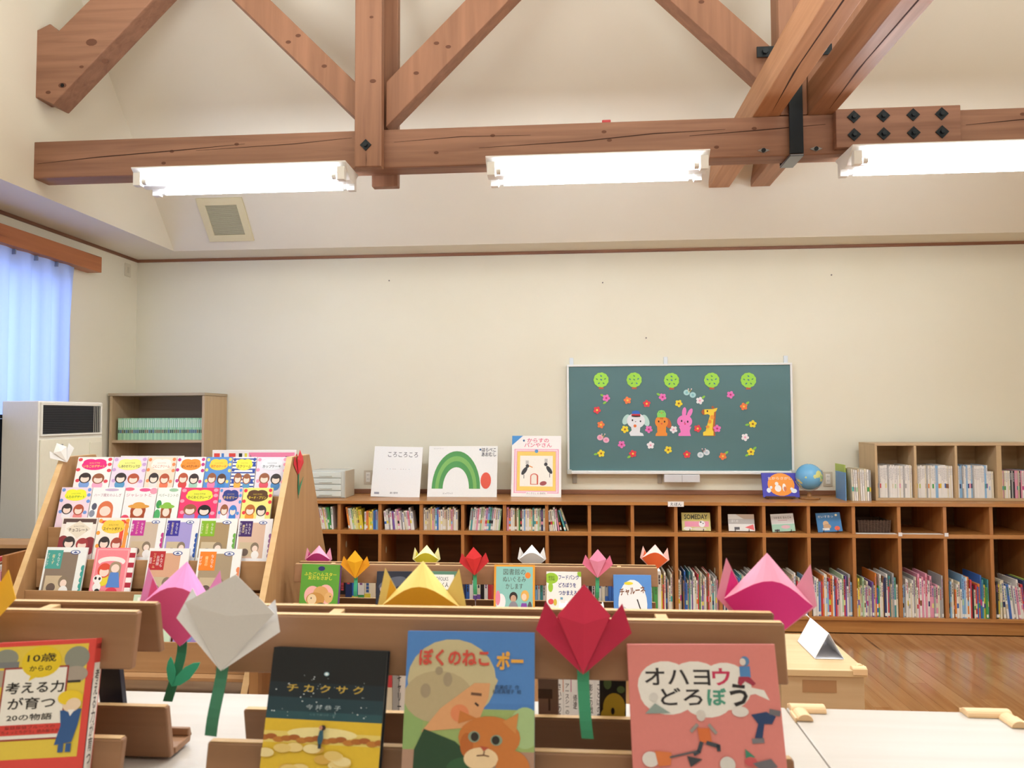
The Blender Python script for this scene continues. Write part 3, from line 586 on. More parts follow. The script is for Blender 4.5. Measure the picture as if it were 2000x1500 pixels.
piece('face', e, [(circ(-.023, .012, .006, .008, 10), EY), (circ(.024, .010, .006, .008, 10), EY), ([(-.008, -.002), (.009, -.002), (.001, -.014)], '#e0484e')], 2); piece('stripes', e, [([(-.010, .03), (-.007, .03), (-.007, .042), (-.010, .042)], '#a85a2a'), ([(-.001, .03), (.002, .03), (.002, .042), (-.001, .042)], '#a85a2a'), ([(.008, .03), (.011, .03), (.011, .042), (.008, .042)], '#a85a2a')], 2)
e = deco('paper_rabbit', 1338, 826, 'bright pink paper rabbit in the middle of the blackboard', 'decoration', 'paper animals on the blackboard')
piece('ear', e, [(circ(-.006, .085, .017, .042, 14, -.12), '#f889cf')], 0); piece('ear', e, [(circ(.038, .078, .017, .042, 14, -.45), '#f889cf')], 0)
piece('body', e, [([(-.05, -.03), (.05, -.03), (.036, -.06), (.038, -.08), (.045, -.105), (-.055, -.105), (-.052, -.085), (-.036, -.075), (-.04, -.05)], '#f889cf')], 0); piece('head', e, [(circ(-.004, .012, .060, .052, 22), '#f889cf')], 1)
piece('face', e, [(circ(-.028, .016, .006, .009, 10), EY), (circ(.020, .010, .006, .009, 10), EY), (circ(-.004, .006, .004, .003, 8), EY), ([(-.011, -.002), (.007, -.004), (-.001, -.016)], '#e0484e')], 2)
e = deco('paper_giraffe', 1388, 821, 'yellow paper giraffe shaped like the number 1', 'decoration', 'paper animals on the blackboard')
piece('back_layer', e, [([(.022, .095), (.045, .10), (.03, -.09), (.035, -.125), (-.055, -.125), (-.062, -.095), (-.045, -.09)], '#c46a3a')], 0)  # orange-brown paper layer showing behind the yellow body
piece('body', e, [([(-.056, .088), (.02, .09), (.055, .10), (.045, .075), (.028, .066), (.012, -.075), (.02, -.09), (.02, -.122), (-.062, -.122), (-.062, -.095), (-.042, -.085), (-.006, .04), (-.02, .05), (-.056, .045)], '#fbdc46')], 1)
piece('muzzle', e, [([(-.075, .068), (-.062, .088), (-.05, .088), (-.05, .045), (-.062, .045)], '#b4623a')], 2); piece('eye', e, [(circ(-.026, .074, .006, .008, 10), EY)], 2); piece('horn', e, [(circ(.018, .104, .010, .012, 12), '#b4623a')], 0)
piece('spots', e, [(circ(.012, .025, .016, .018, 12), '#f2a03a'), (circ(-.008, -.01, .014, .016, 12), '#f2a03a'), (circ(-.026, -.052, .015, .012, 12), '#f2a03a')], 2); piece('tail', e, [([(.02, -.085), (.055, -.07), (.065, -.05), (.07, -.07), (.05, -.092)], '#c4703a')], 0)
# ---------------------------------------------------------------- things on the counter
bd = [('t', '#2c2c34', 'ころころころ', .60, .84, .62, .10)] + [('e', c, u, .55, .006, .005) for u, c in ((.30, '#c66'), (.36, '#68a'), (.42, '#a66'), (.46, '#555'), (.58, '#a55'), (.63, '#444'), (.68, '#a66'), (.75, '#58a'))]
bd += [('t', '#55555e', '瀬川康男', .47, .08, .16, 0), ('r', '#9a9aa6', .07, .05, .17, .09)]
bd = [(q[0], (q[1] if len(q[1]) == 7 else '#'+''.join(ch*2 for ch in q[1][1:])),)+tuple(q[2:]) for q in bd]
def standbook(px0, px1, pyt, pyb, **k):
    Yb = atz((px0+px1)/2, pyb, CT).y; Yb = min(max(Yb, 5.60), 5.80)
    a_, c_ = at(px0, pyb, Yb), at(px1, pyb, Yb); H = at((px0+px1)/2, pyt, Yb+.06).z-CT
    return (Vector(((a_.x+c_.x)/2, Yb, CT+.001)), c_.x-a_.x, H/math.cos(R(14)))
p, W_, H_ = standbook(723.5, 819, 873, 971); book('big_book', 'plain white big book titled ころころころ leaning on the wall', p, W_, H_, .012, '#f4f4f2', bd, 14, 0, 1.2)
p, W_, H_ = standbook(834, 970, 872, 971)
gs = []
def arch(r0, r1, s0, s1):
    return [(.41+r0*math.cos(math.pi*(1-i/20)), .16+s0*math.sin(math.pi*(1-i/20))) for i in range(21)]+[(.41+r1*math.cos(math.pi*i/20), .16+s1*math.sin(math.pi*i/20)) for i in range(21)]
gs += [('p', c_, [q0, q1, q2, q3]) for c_, A_ in (('#4b9a4c', arch(.35, .19, .74, .42)), ('#7cb85a', arch(.30, .25, .64, .54))) for q0, q1, q2, q3 in [(A_[i], A_[i+1], A_[40-i], A_[41-i]) for i in range(20)]]
gs += [('e', '#e2533a', .84, .32, .075, .16), ('t', '#27324a', 'はらぺこ\nあおむし', .875, .88, .21, .17, .012), ('e', '#2c5a8c', .75, .93, .014, .02), ('t', '#55555e', 'ビッグブック', .30, .07, .14, 0), ('t', '#8a8a90', 'エリック＝カール', .14, .95, .14, 0)]
book('big_book', 'white big book with a green arch picture titled はらぺこあおむし', p, W_, H_, .014, '#f4f4f0', gs, 14)
p, W_, H_ = standbook(998, 1096, 852, 971)
gs = [('r', '#f3a9c4', .05, .06, .95, .78), ('r', '#fbf3f0', .075, .075, .925, .765), ('r', '#f3a9c4', .09, .085, .91, .755), ('r', '#f9d568', .11, .10, .89, .74), ('r', '#fbf6ea', .17, .17, .83, .67)]
gs += [('e', '#26242a', .26, .42, .04, .075, -.6), ('e', '#26242a', .32, .50, .035, .03, .2), ('r', '#c9c4bc', .285, .53, .345, .59), ('l', '#26242a', [(.25, .36), (.25, .30)], .012), ('e', '#26242a', .76, .44, .04, .075, .6), ('e', '#26242a', .69, .53, .035, .03, -.2), ('r', '#c9c4bc', .665, .56, .725, .62), ('l', '#26242a', [(.77, .38), (.77, .32)], .012), ('l', '#e8913a', [(.36, .50), (.42, .48)], .02),
       ('r', '#d8624a', .38, .20, .54, .33), ('e', '#d8624a', .46, .33, .08, .05), ('r', '#f8efe0', .40, .21, .51, .33), ('e', '#f8efe0', .455, .33, .055, .035), ('e', '#a4484a', .64, .22, .07, .035, .2), ('p', '#3f8fd0', [(0, .84), (0, 1), (.22, 1)]), ('t', '#e5577f', 'からすの\nパンやさん', .53, .885, .56, .15, .012), ('e', '#2c5a8c', .24, .92, .02, .018), ('e', '#5a9ad0', .5, .745, .035, .03),
       ('r', '#fbf3f0', .30, .035, .72, .085), ('t', '#6a4a50', 'かこさとし え 偕成社', .5, .06, .38, 0)]
book('big_book', 'big book with pink and yellow frame titled からすのパンやさん', p, W_, H_, .014, '#faf6f2', gs, 14, 0, .4)
# outlets on the wall
for px, py, lab in ((719, 932, 'double wall socket behind the white big book'), (1617, 935.5, 'double wall socket right of the globe')):
    p = at(px, py, WY-.006); e = tag(boxo('wall_socket', p.x-.036, p.x+.036, WY-.007, WY-.0003, p.z-.058, p.z+.058, C('#cfc4ae', .5), None, .002), lab, 'socket')
    boxo('socket_insert', p.x-.018, p.x+.018, WY-.011, WY-.007, p.z-.04, p.z+.04, C('#f0ece2', .4), e, .002)
    for dz in (-.02, .014):
        for dx in (-.007, .005): boxo('slot', p.x+dx, p.x+dx+.002, WY-.0116, WY-.011, p.z+dz, p.z+dz+.012, C('#3a3a3a', .6), e, 0)
# clear plastic drawer case
p = atz(642, 973, CT); x0 = at(604, 970, p.y).x; x1 = at(673, 970, p.y).x; H = at(640, 919, p.y).z-CT
m, nt, bs = _new('clear_plastic'); bs.inputs['Base Color'].default_value = lin('#e9ece4'); bs.inputs['Roughness'].default_value = .25; bs.inputs['Alpha'].default_value = .72
pc = empty('drawer_case', ((x0+x1)/2, p.y, CT), label='clear plastic drawer case on the counter beside the display rack', cat='drawer case')
pbox(pc, 'body', x0, x1, p.y+.012, p.y+.24, CT+.0005, CT+H, m, bevel=.006)
for k in range(4):
    z0 = CT+.012+k*(H-.02)/4; d = loc(boxo('drawer', x0+.012, x1-.03, p.y, p.y+.011, z0, z0+(H-.02)/4-.006, C('#dfe4da', .3), None, .003), pc)
    boxo('handle', x0+.08, x1-.10, p.y-.006, p.y, z0+.010, z0+.02, C('#cdd3c8', .3), d, .002)
pbox(pc, 'side_panel', x1+.0005, x1+.007, p.y, p.y+.24, CT+.0005, CT+H-.004, C('#cfc3ac', .5))
# picture book on a small easel, globe
p = atz(1522, 974, CT); Yb = max(p.y, 5.6); a_, c_ = at(1489, 968, Yb), at(1560, 968, Yb); Hb = at(1522, 924, Yb+.04).z-CT-.012
ea = empty('book_easel', (p.x, Yb, CT), label='dark wooden easel holding the blue and orange picture book', cat='easel')
b = MB(); dk = C('#5a3a26', .5); b.box(-.11, .11, -.035, -.004, .006, .014, dk); b.box(-.11, .11, -.037, -.030, .014, .022, dk); b.build('ledge', ea, .001)
for xx in (-.09, .09): b = MB(); b.box(xx-.006, xx+.006, -.03, .09, .0005, .0055, dk); b.build('foot', ea, .001)
b = MB(); b.solid([(-.1, .028, .014), (.1, .028, .014), (.08, .075, .16), (-.08, .075, .16), (-.1, .034, .014), (.1, .034, .014), (.08, .081, .16), (-.08, .081, .16)], [(0, 1, 2, 3), (4, 7, 6, 5), (0, 4, 5, 1), (2, 6, 7, 3), (0, 3, 7, 4), (1, 5, 6, 2)], dk); b.build('back_rest', ea)
gs = [('e', '#f79a2c', .52, .52, .37, .47), ('t', '#f6e9d8', 'たからさがし', .5, .78, .66, .12, .01), ('e', '#f6f2ee', .43, .36, .09, .14), ('e', '#f6f2ee', .40, .55, .05, .08), ('e', '#f6f2ee', .60, .40, .05, .16), ('e', '#d87a4a', .62, .34, .04, .10), ('e', '#e6eef6', .17, .28, .06, .10), ('e', '#e6eef6', .24, .40, .035, .06), ('e', '#e6eef6', .86, .26, .08, .09), ('e', '#e6eef6', .80, .34, .04, .06)]
book('picture_book', 'deep blue picture book with an orange circle on the counter easel', Vector(((a_.x+c_.x)/2, Yb-.027, CT+.0145)), c_.x-a_.x, Hb/math.cos(R(16)), .010, '#3a35b0', gs, 16)
p = atz(1582, 975, CT); gy = 5.72; pc_ = at(1580, 931, gy); gx = pc_.x
gl = empty('globe', (gx, gy, CT), label='blue desk globe on a wooden stand right of the blackboard', cat='globe')
m, nt, bs = _new('globe_map'); tc = nt.nodes.new('ShaderNodeTexCoord'); n = nt.nodes.new('ShaderNodeTexNoise'); n.inputs['Scale'].default_value = 9; n.inputs['Detail'].default_value = 4; nt.links.new(tc.outputs['Object'], n.inputs[0])
r = nt.nodes.new('ShaderNodeValToRGB'); r.color_ramp.interpolation = 'CONSTANT'; el = r.color_ramp.elements; el[0].color = lin('#6fb2dd'); el[1].position = .56; el[1].color = lin('#d8d98a'); q = el.new(.63); q.color = lin('#9cc886'); nt.links.new(n.outputs[0], r.inputs[0]); nt.links.new(r.outputs[0], bs.inputs['Base Color']); bs.inputs['Roughness'].default_value = .25
gz = pc_.z-CT; gr = .098; b = MB(); b.lathe([(gr*math.sin(math.pi*i/20)+1e-5, -gr*math.cos(math.pi*i/20)) for i in range(21)], m, 32); o = b.build('ball', gl, 0, True); o.location = (0, 0, gz); o.rotation_euler = (0, R(23), 0)
b = MB(); wd = wood('globe_stand', '#a4713f', '#875a2f', 'X', .4); b.lathe([(0.0001, 0.0005), (.075, .0005), (.078, .008), (.06, .016), (.02, .02), (.014, .045), (.02, .05), (.0001, .052)], wd, 24); b.build('stand', gl, 0, True)
b = MB()
for i in range(24):
    a0, a1 = R(-95+i*190/24-67), R(-95+(i+1)*190/24-67)
    if i < 12 or 1: b.tube((.106*math.cos(a0), .0, gz+.106*math.sin(a0)), (.106*math.cos(a1), .0, gz+.106*math.sin(a1)), .004, C('#c9ccce', .3, .7), 6)
b.build('meridian_arm', gl)
# ---------------------------------------------------------------- picture books and basket in the upper cubbies
STAND = C('#3b2b22', .5)
def cubby_book(px0, px1, pyt, pyb, label, cover, shapes, tilt=0):
    Yb = YF+.06; a_, c_ = at(px0, pyb, Yb), at(px1, pyb, Yb); H = min(at((px0+px1)/2, pyt, Yb+.03).z-.728, .165)
    xm = (a_.x+c_.x)/2; e = empty('wire_stand', (xm, Yb, .7145), label='dark wire stand under the '+label.split(' titled')[0].split(' with')[0], cat='stand')
    for q in (-.05, .05):
        b = MB(); b.tube((q, -.02, .003), (q, .09, .003), .0025, STAND, 6); b.tube((q, -.02, .003), (q, -.02, .022), .0025, STAND, 6); b.tube((q, .045, .003), (q, .07, .10), .0025, STAND, 6); b.build('wire', e)
    b = MB(); b.tube((-.05, .09, .003), (.05, .09, .003), .0025, STAND, 6); b.build('cross_wire', e)
    book('picture_book', label, Vector((xm, Yb-.012, .7205)), c_.x-a_.x, H, .009, cover, shapes, 14, 0, tilt)
cubby_book(1332, 1388, 998, 1035, 'yellow and pink picture book titled SOMEDAY', '#d9cf8a', [('r', '#cdbf6a', 0, .55, 1, 1), ('t', '#4c4a2c', 'SOMEDAY', .5, .77, .82, .28, .03), ('r', '#ee9ab4', .1, .22, .94, .52), ('e', '#f4f0f0', .70, .38, .11, .18), ('e', '#2a2a2e', .66, .48, .03, .04), ('e', '#2a2a2e', .74, .40, .02, .03), ('e', '#f2ece4', .2, .12, .15, .10), ('e', '#e7d9c8', .6, .1, .25, .08)])
cubby_book(1423, 1474, 1001, 1037, 'beige and white picture book in the second display cubby', '#eceae6', [('p', '#cdb7a4', [(.3, 1), (1, 1), (1, .55), (.72, .62), (.5, .8)]), ('r', '#b9b4b0', 0, .42, 1, .72), ('p', '#e9696c', [(.62, .22), (.95, .4), (.98, .05)]), ('r', '#5c5a60', .22, .08, .42, .24), ('t', '#f4f2f0', 'ぼくの', .25, .6, .26, .16)])
cubby_book(1508, 1553, 1000, 1037, 'green and white picture book in the third display cubby', '#e4e2de', [('r', '#d6d0cc', 0, .45, 1, .9), ('t', '#3c3c44', 'つかまえ なんじゃ', .5, .78, .78, .13, .01), ('r', '#c9a0a8', .3, .60, .7, .65), ('r', '#a9d0b9', 0, 0, 1, .42), ('e', '#e8b9c4', .6, .25, .2, .1), ('r', '#4c4a50', .1, .02, .32, .12)], -3)
cubby_book(1597, 1645, 998, 1038, 'night-blue picture book titled だいすきっ', '#3f7fb8', [('t', '#e6eef6', 'だいすきっ', .38, .80, .62, .13, .01), ('e', '#d9b48a', .36, .42, .12, .16), ('e', '#c8a078', .40, .28, .16, .14), ('e', '#ef6a4a', .80, .17, .11, .12), ('e', '#f3ecc8', .82, .86, .05, .06), ('r', '#e8e4e0', .2, .08, .48, .2)], -3)
p = at(1708, 1040, YF+.05); ba = empty('wicker_basket', (p.x, YF+.14, .717), label='dark brown wicker basket in the upper cubby', cat='basket')
WK = C('#4b3527', .7); hw, hd, hh_ = .108, .085, .088
for k in range(9):
    z = .006+k*.0095; s_ = 1+.06*k/8; b = MB()
    for a_, c_ in (((-hw, -hd), (hw, -hd)), ((hw, -hd), (hw, hd)), ((hw, hd), (-hw, hd)), ((-hw, hd), (-hw, -hd))): b.tube((a_[0]*s_, a_[1]*s_, z), (c_[0]*s_, c_[1]*s_, z), .0052, WK, 6)
    b.build('strand', ba)
for i in range(11):
    for sy in (-1, 1):
        xx = -hw+i*hw/5; b = MB(); b.tube((xx, sy*(hd+.004), .002), (xx*1.06, sy*(hd*1.06+.004), .092), .0035, C('#5c4434', .7), 6); b.build('stake', ba)
boxo('base', -hw, hw, -hd, hd, 0, .004, WK, ba, 0)
# ---------------------------------------------------------------- left side: air conditioner, cabinets
ac = empty('air_conditioner', (-3.2, 4.35, 0), label='tall cream floor-standing air conditioner below the curtain', cat='air conditioner')
ACW = C('#e9e6dc', .4); y0, y1 = 4.06, 4.65; xb, xf = -3.335, -3.10
pbox(ac, 'cabinet', xb, xf-.006, y0, y1, 0, 1.68, ACW, bevel=.006)
pbox(ac, 'lower_panel', xf-.006, xf+.004, y0+.01, y1-.01, .05, 1.45, C('#ebe7d2', .4), bevel=.004)
pbox(ac, 'control_lid', xf+.004, xf+.009, y1-.14, y1-.03, 1.02, 1.42, C('#e6e2cc', .4), bevel=.002)
pbox(ac, 'name_badge', xf+.004, xf+.006, y0+.14, y0+.20, 1.41, 1.418, C('#7c7c80', .4), bevel=0)
pbox(ac, 'grille_backing', xf-.0055, xf-.003, y0+.025, y1-.03, 1.482, 1.655, C('#15171c', .7), bevel=0)
for z0, z1 in ((1.47, 1.482), (1.655, 1.672)): pbox(ac, 'grille_frame', xf-.006, xf+.004, y0+.012, y1-.015, z0, z1, ACW)
for q0, q1 in ((y0+.012, y0+.025), (y1-.03, y1-.015)): pbox(ac, 'grille_frame', xf-.006, xf+.004, q0, q1, 1.482, 1.655, ACW)
for i in range(16):
    z = 1.487+i*.0106; pbox(ac, 'louvre', xf-.004, xf+.001, y0+.027, y1-.032, z, z+.003, C('#3a3c42', .5), bevel=0)
for i in range(4): pbox(ac, 'grille_bar', xf+.0012, xf+.003, y1-.10+i*.018, y1-.097+i*.018, 1.484, 1.653, C('#cfccbf', .5), bevel=0)
nv = empty('dark_cabinet', (-3.55, 4.0, 0), label='dark navy cabinet at the left edge beside the air conditioner', cat='cabinet')
pbox(nv, 'body', -3.56, -3.345, 3.2, 4.60, 0, 1.575, C('#141b28', .6), bevel=.004); pbox(nv, 'top_board', -3.57, -3.338, 3.19, 4.61, 1.576, 1.60, C('#10151f', .5), bevel=.003)
ts = empty('tall_bookcase', (-3.28, 5.6, 0), label='tall beige bookcase in the left corner holding a green book series', cat='bookcase')
sx0, sx1, sy0, sy1, sz = -3.685, -2.89, 5.605, 5.985, 1.775
TZ = wood('tall_z', '#c9b08c', '#bda27d', 'Z', .5, .7); TI = wood('tall_in', '#b29c80', '#a58e72', 'X', .6, .7)
pbox(ts, 'top_board', sx0-.008, sx1+.006, sy0-.01, sy1, sz-.022, sz, C('#b7a486', .5), bevel=.003)
pbox(ts, 'side_panel', sx0, sx0+.022, sy0, sy1, 0, sz-.022, TZ); pbox(ts, 'side_panel', sx1-.022, sx1, sy0, sy1, 0, sz-.022, TZ)
pbox(ts, 'back_panel', sx0+.022, sx1-.022, sy1-.012, sy1-.002, 0, sz-.022, TI, bevel=0)
for z in (.05, .48, .93, 1.375): pbox(ts, 'shelf', sx0+.022, sx1-.022, sy0+.004, sy1-.012, z, z+.022, TAN_X)
x = sx0+.055; n = 44; t = (sx1-.03-x)/n
for i in range(n):
    b = MB(); g = C(('#9fcf9f', '#a9d6a4', '#93c59a', '#b4dcae')[i % 4], .45); h = .176
    b.box(0, .0008, 0, .11, 0, h, g); b.box(t-.0016, t-.0008, 0, .11, 0, h, g); b.box(.0008, t-.0016, 0, .001, 0, h, g); b.box(.0008, t-.0016, .001, .108, .001, h-.002, C('#efe9d8', .8))
    b.face([(t*.3, -.0004, .10), (t*.65, -.0004, .10), (t*.65, -.0004, .165), (t*.3, -.0004, .165)], C('#e9f3e2', .6)); b.face([(t*.1, -.0004, .055), (t*.85, -.0004, .055), (t*.85, -.0004, .082), (t*.1, -.0004, .082)], C(rs.choice(['#4b5a4f', '#7a7f5c', '#5d6f8c', '#8a6f58']), .6))
    o = b.build('series_book'); o.location = (x, sy0+.03, 1.3975); x += t
    tag(o, ('first', 'last')[i == n-1]+' pale green series volume in the tall corner bookcase' if i in (0, n-1) else '%s pale green series volume from left in the tall corner bookcase' % (ORD[i] if i < 30 else '%d%s' % (i+1, {31: 'st', 32: 'nd', 33: 'rd', 41: 'st', 42: 'nd', 43: 'rd'}.get(i+1, 'th'))), 'book', 'green series volumes in the tall bookcase')
# low shelf peeking out at the far left
ls = empty('low_bookcase', (-2.75, 3.4, 0), label='low wooden bookcase at the far left edge', cat='bookcase')
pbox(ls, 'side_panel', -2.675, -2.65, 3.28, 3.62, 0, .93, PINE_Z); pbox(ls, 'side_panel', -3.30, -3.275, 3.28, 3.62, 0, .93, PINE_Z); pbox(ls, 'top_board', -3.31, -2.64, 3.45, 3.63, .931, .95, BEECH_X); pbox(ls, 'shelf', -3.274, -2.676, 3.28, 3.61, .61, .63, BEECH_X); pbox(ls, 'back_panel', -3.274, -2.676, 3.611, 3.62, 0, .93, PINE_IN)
x = -2.95
for i, (col, h) in enumerate((('yellow', .23), ('red', .22), ('black', .25), ('white', .24), ('navy', .25), ('teal', .26), ('red', .27), ('brown', .25), ('white', .24), ('pink', .22))):
    t = .022; spine_book('picture_book', '%s book, %s from left in the low bookcase at far left' % (col, ORD[i]), x, 3.30,   .6305, t, h, .2, NAMES[col], 'books in the low bookcase at far left'); x += t+.004
# ---------------------------------------------------------------- sloping display rack with story books
dr = empty('display_rack', (-1.72, 3.18, 0), label='stepped wooden display rack full of story books', cat='display rack')
def fy(z): return 3.078-(1.405-max(z, .50))*.5
def by(z): return 3.291+(1.405-max(z, .50))*.48
for xa, xc in ((-1.215, -1.19), (-2.25, -2.225)):
    b = MB(); b.prism([(fy(0), 0), (fy(.5), .5), (fy(1.405), 1.405), (by(1.405), 1.405), (by(.5), .5), (by(0), 0)], xa, xc, BEECH_Z, 'YZ'); loc(b.build('side_panel', None, .003), dr)
    b = MB(); e = .0012     # paler solid edge banding along the sloping front
    b.prism([(fy(.5)-e, .5), (fy(1.405)-e, 1.405+e), (by(1.405), 1.405+e), (by(1.405), 1.405), (fy(1.405), 1.405), (fy(.5), .5)], xa, xc, BEECH_E, 'YZ'); loc(b.build('edge_band'), dr)
xa, xc = -2.224, -1.216
ROWS = [(1.40, 3.112), (1.272, 3.043), (1.150, 2.979), (1.035, 2.917), (.868, 2.82)]   # (height, depth) of the book tops
LEAN = 15; BH = .216
BASES = []
for i, (zt_, yt) in enumerate(ROWS):
    zb, yb = zt_-BH*math.cos(R(LEAN)), yt-BH*math.sin(R(LEAN)); BASES.append((zb, yb))
    pbox(dr, 'tier_shelf', xa, xc, yb-.0028, yb+.075, zb-.014, zb-.001, BEECH_X)
    pbox(dr, 'tier_lip', xa, xc, yb-.009, yb-.003, zb-.07, zb+.048, BEECH_X)
pbox(dr, 'back_board', xa, xc, 3.17, 3.185, .5, 1.36, BEECH_X)
pbox(dr, 'lower_shelf', xa, xc, fy(.3)+.01, by(.3)-.02, .36, .38, BEECH_X)
pbox(dr, 'upright', -2.0, -1.975, 2.66, 3.1, .38, .575, BEECH_Z)
zb, yb = BASES[4]
pbox(dr, 'bottom_board', xa, xc, yb-.05, yb+.0, zb-.085, zb-.0705, BEECH_X)
SK, BR, BK, RD = '#f4dcd0', '#9a5f44', '#3a3236', '#b4563e'
def kid_(u, v, s, hair, dress):               # plain small figure: body, hair, face
    return [('e', dress, u, v-.15*s, .13*s, .12*s), ('e', hair, u, v+.015*s, .15*s, .135*s), ('e', SK, u, v-.01*s, .105*s, .088*s), ('e', hair, u, v+.065*s, .11*s, .045*s)]
def lulu(bg, blob, title, tcol, dots, k1, k2, sub='ルルとララの', tu=.5):
    s = []
    for q in range(7): s.append(('e', dots, (.08, .92, .06, .94, .10, .9, .93)[q], (.92, .93, .62, .60, .30, .28, .78)[q], .06, .05))
    s += [('e', blob, tu, .76, .36, .15), ('e', blob, tu-.13, .84, .2, .1), ('e', blob, tu+.13, .84, .2, .1), ('t', tcol, sub, tu, .82, .30, 0), ('t', tcol, title, tu, .725, .60, .085, .012)]
    return s+kid_(.30, .36, 1.15, *k1)+kid_(.68, .34, 1.15, *k2)
def witch(box, cols, pic, strip, inkc='#fbe9b0'):
    s = [('r', pic, .05, .04, .80, .90), ('r', '#cbb89a', .10, .08, .5, .42), ('e', '#8a7a68', .55, .30, .12, .12), ('e', SK, .56, .27, .08, .075), ('e', '#f2f0f0', .58, .12, .11, .10), ('e', '#6b5a52', .27, .18, .11, .09), ('r', box, .04, .56, .42, .94)]
    for i, c_ in enumerate(cols): s.append(('t', inkc if i == len(cols)//2 else '#f4f0f4', vert(c_), .34-.27*i/max(1, len(cols)-1) if len(cols) > 1 else .23, .75, 0, .30 if len(c_) > 4 else .065*len(c_)))
    s += [('e', '#41579c', .72, .90, .12, .045), ('e', '#f2f4fa', .72, .90, .095, .032), ('e', '#41579c', .72, .895, .05, .014), ('e', '#41579c', .72, .907, .015, .018)]
    for q in range(5): s.append(('e', strip, .97, .10+.12*q, .045, .058))
    return s+[('r', strip, .965, .06, 1, .6)]
def hat(c_, h_): return [('e', h_, .5, .34, .24, .22), ('r', h_, .28, .0, .72, .3), ('e', SK, .5, .30, .15, .12), ('e', c_, .5, .46, .34, .06), ('e', c_, .5, .50, .19, .08)]
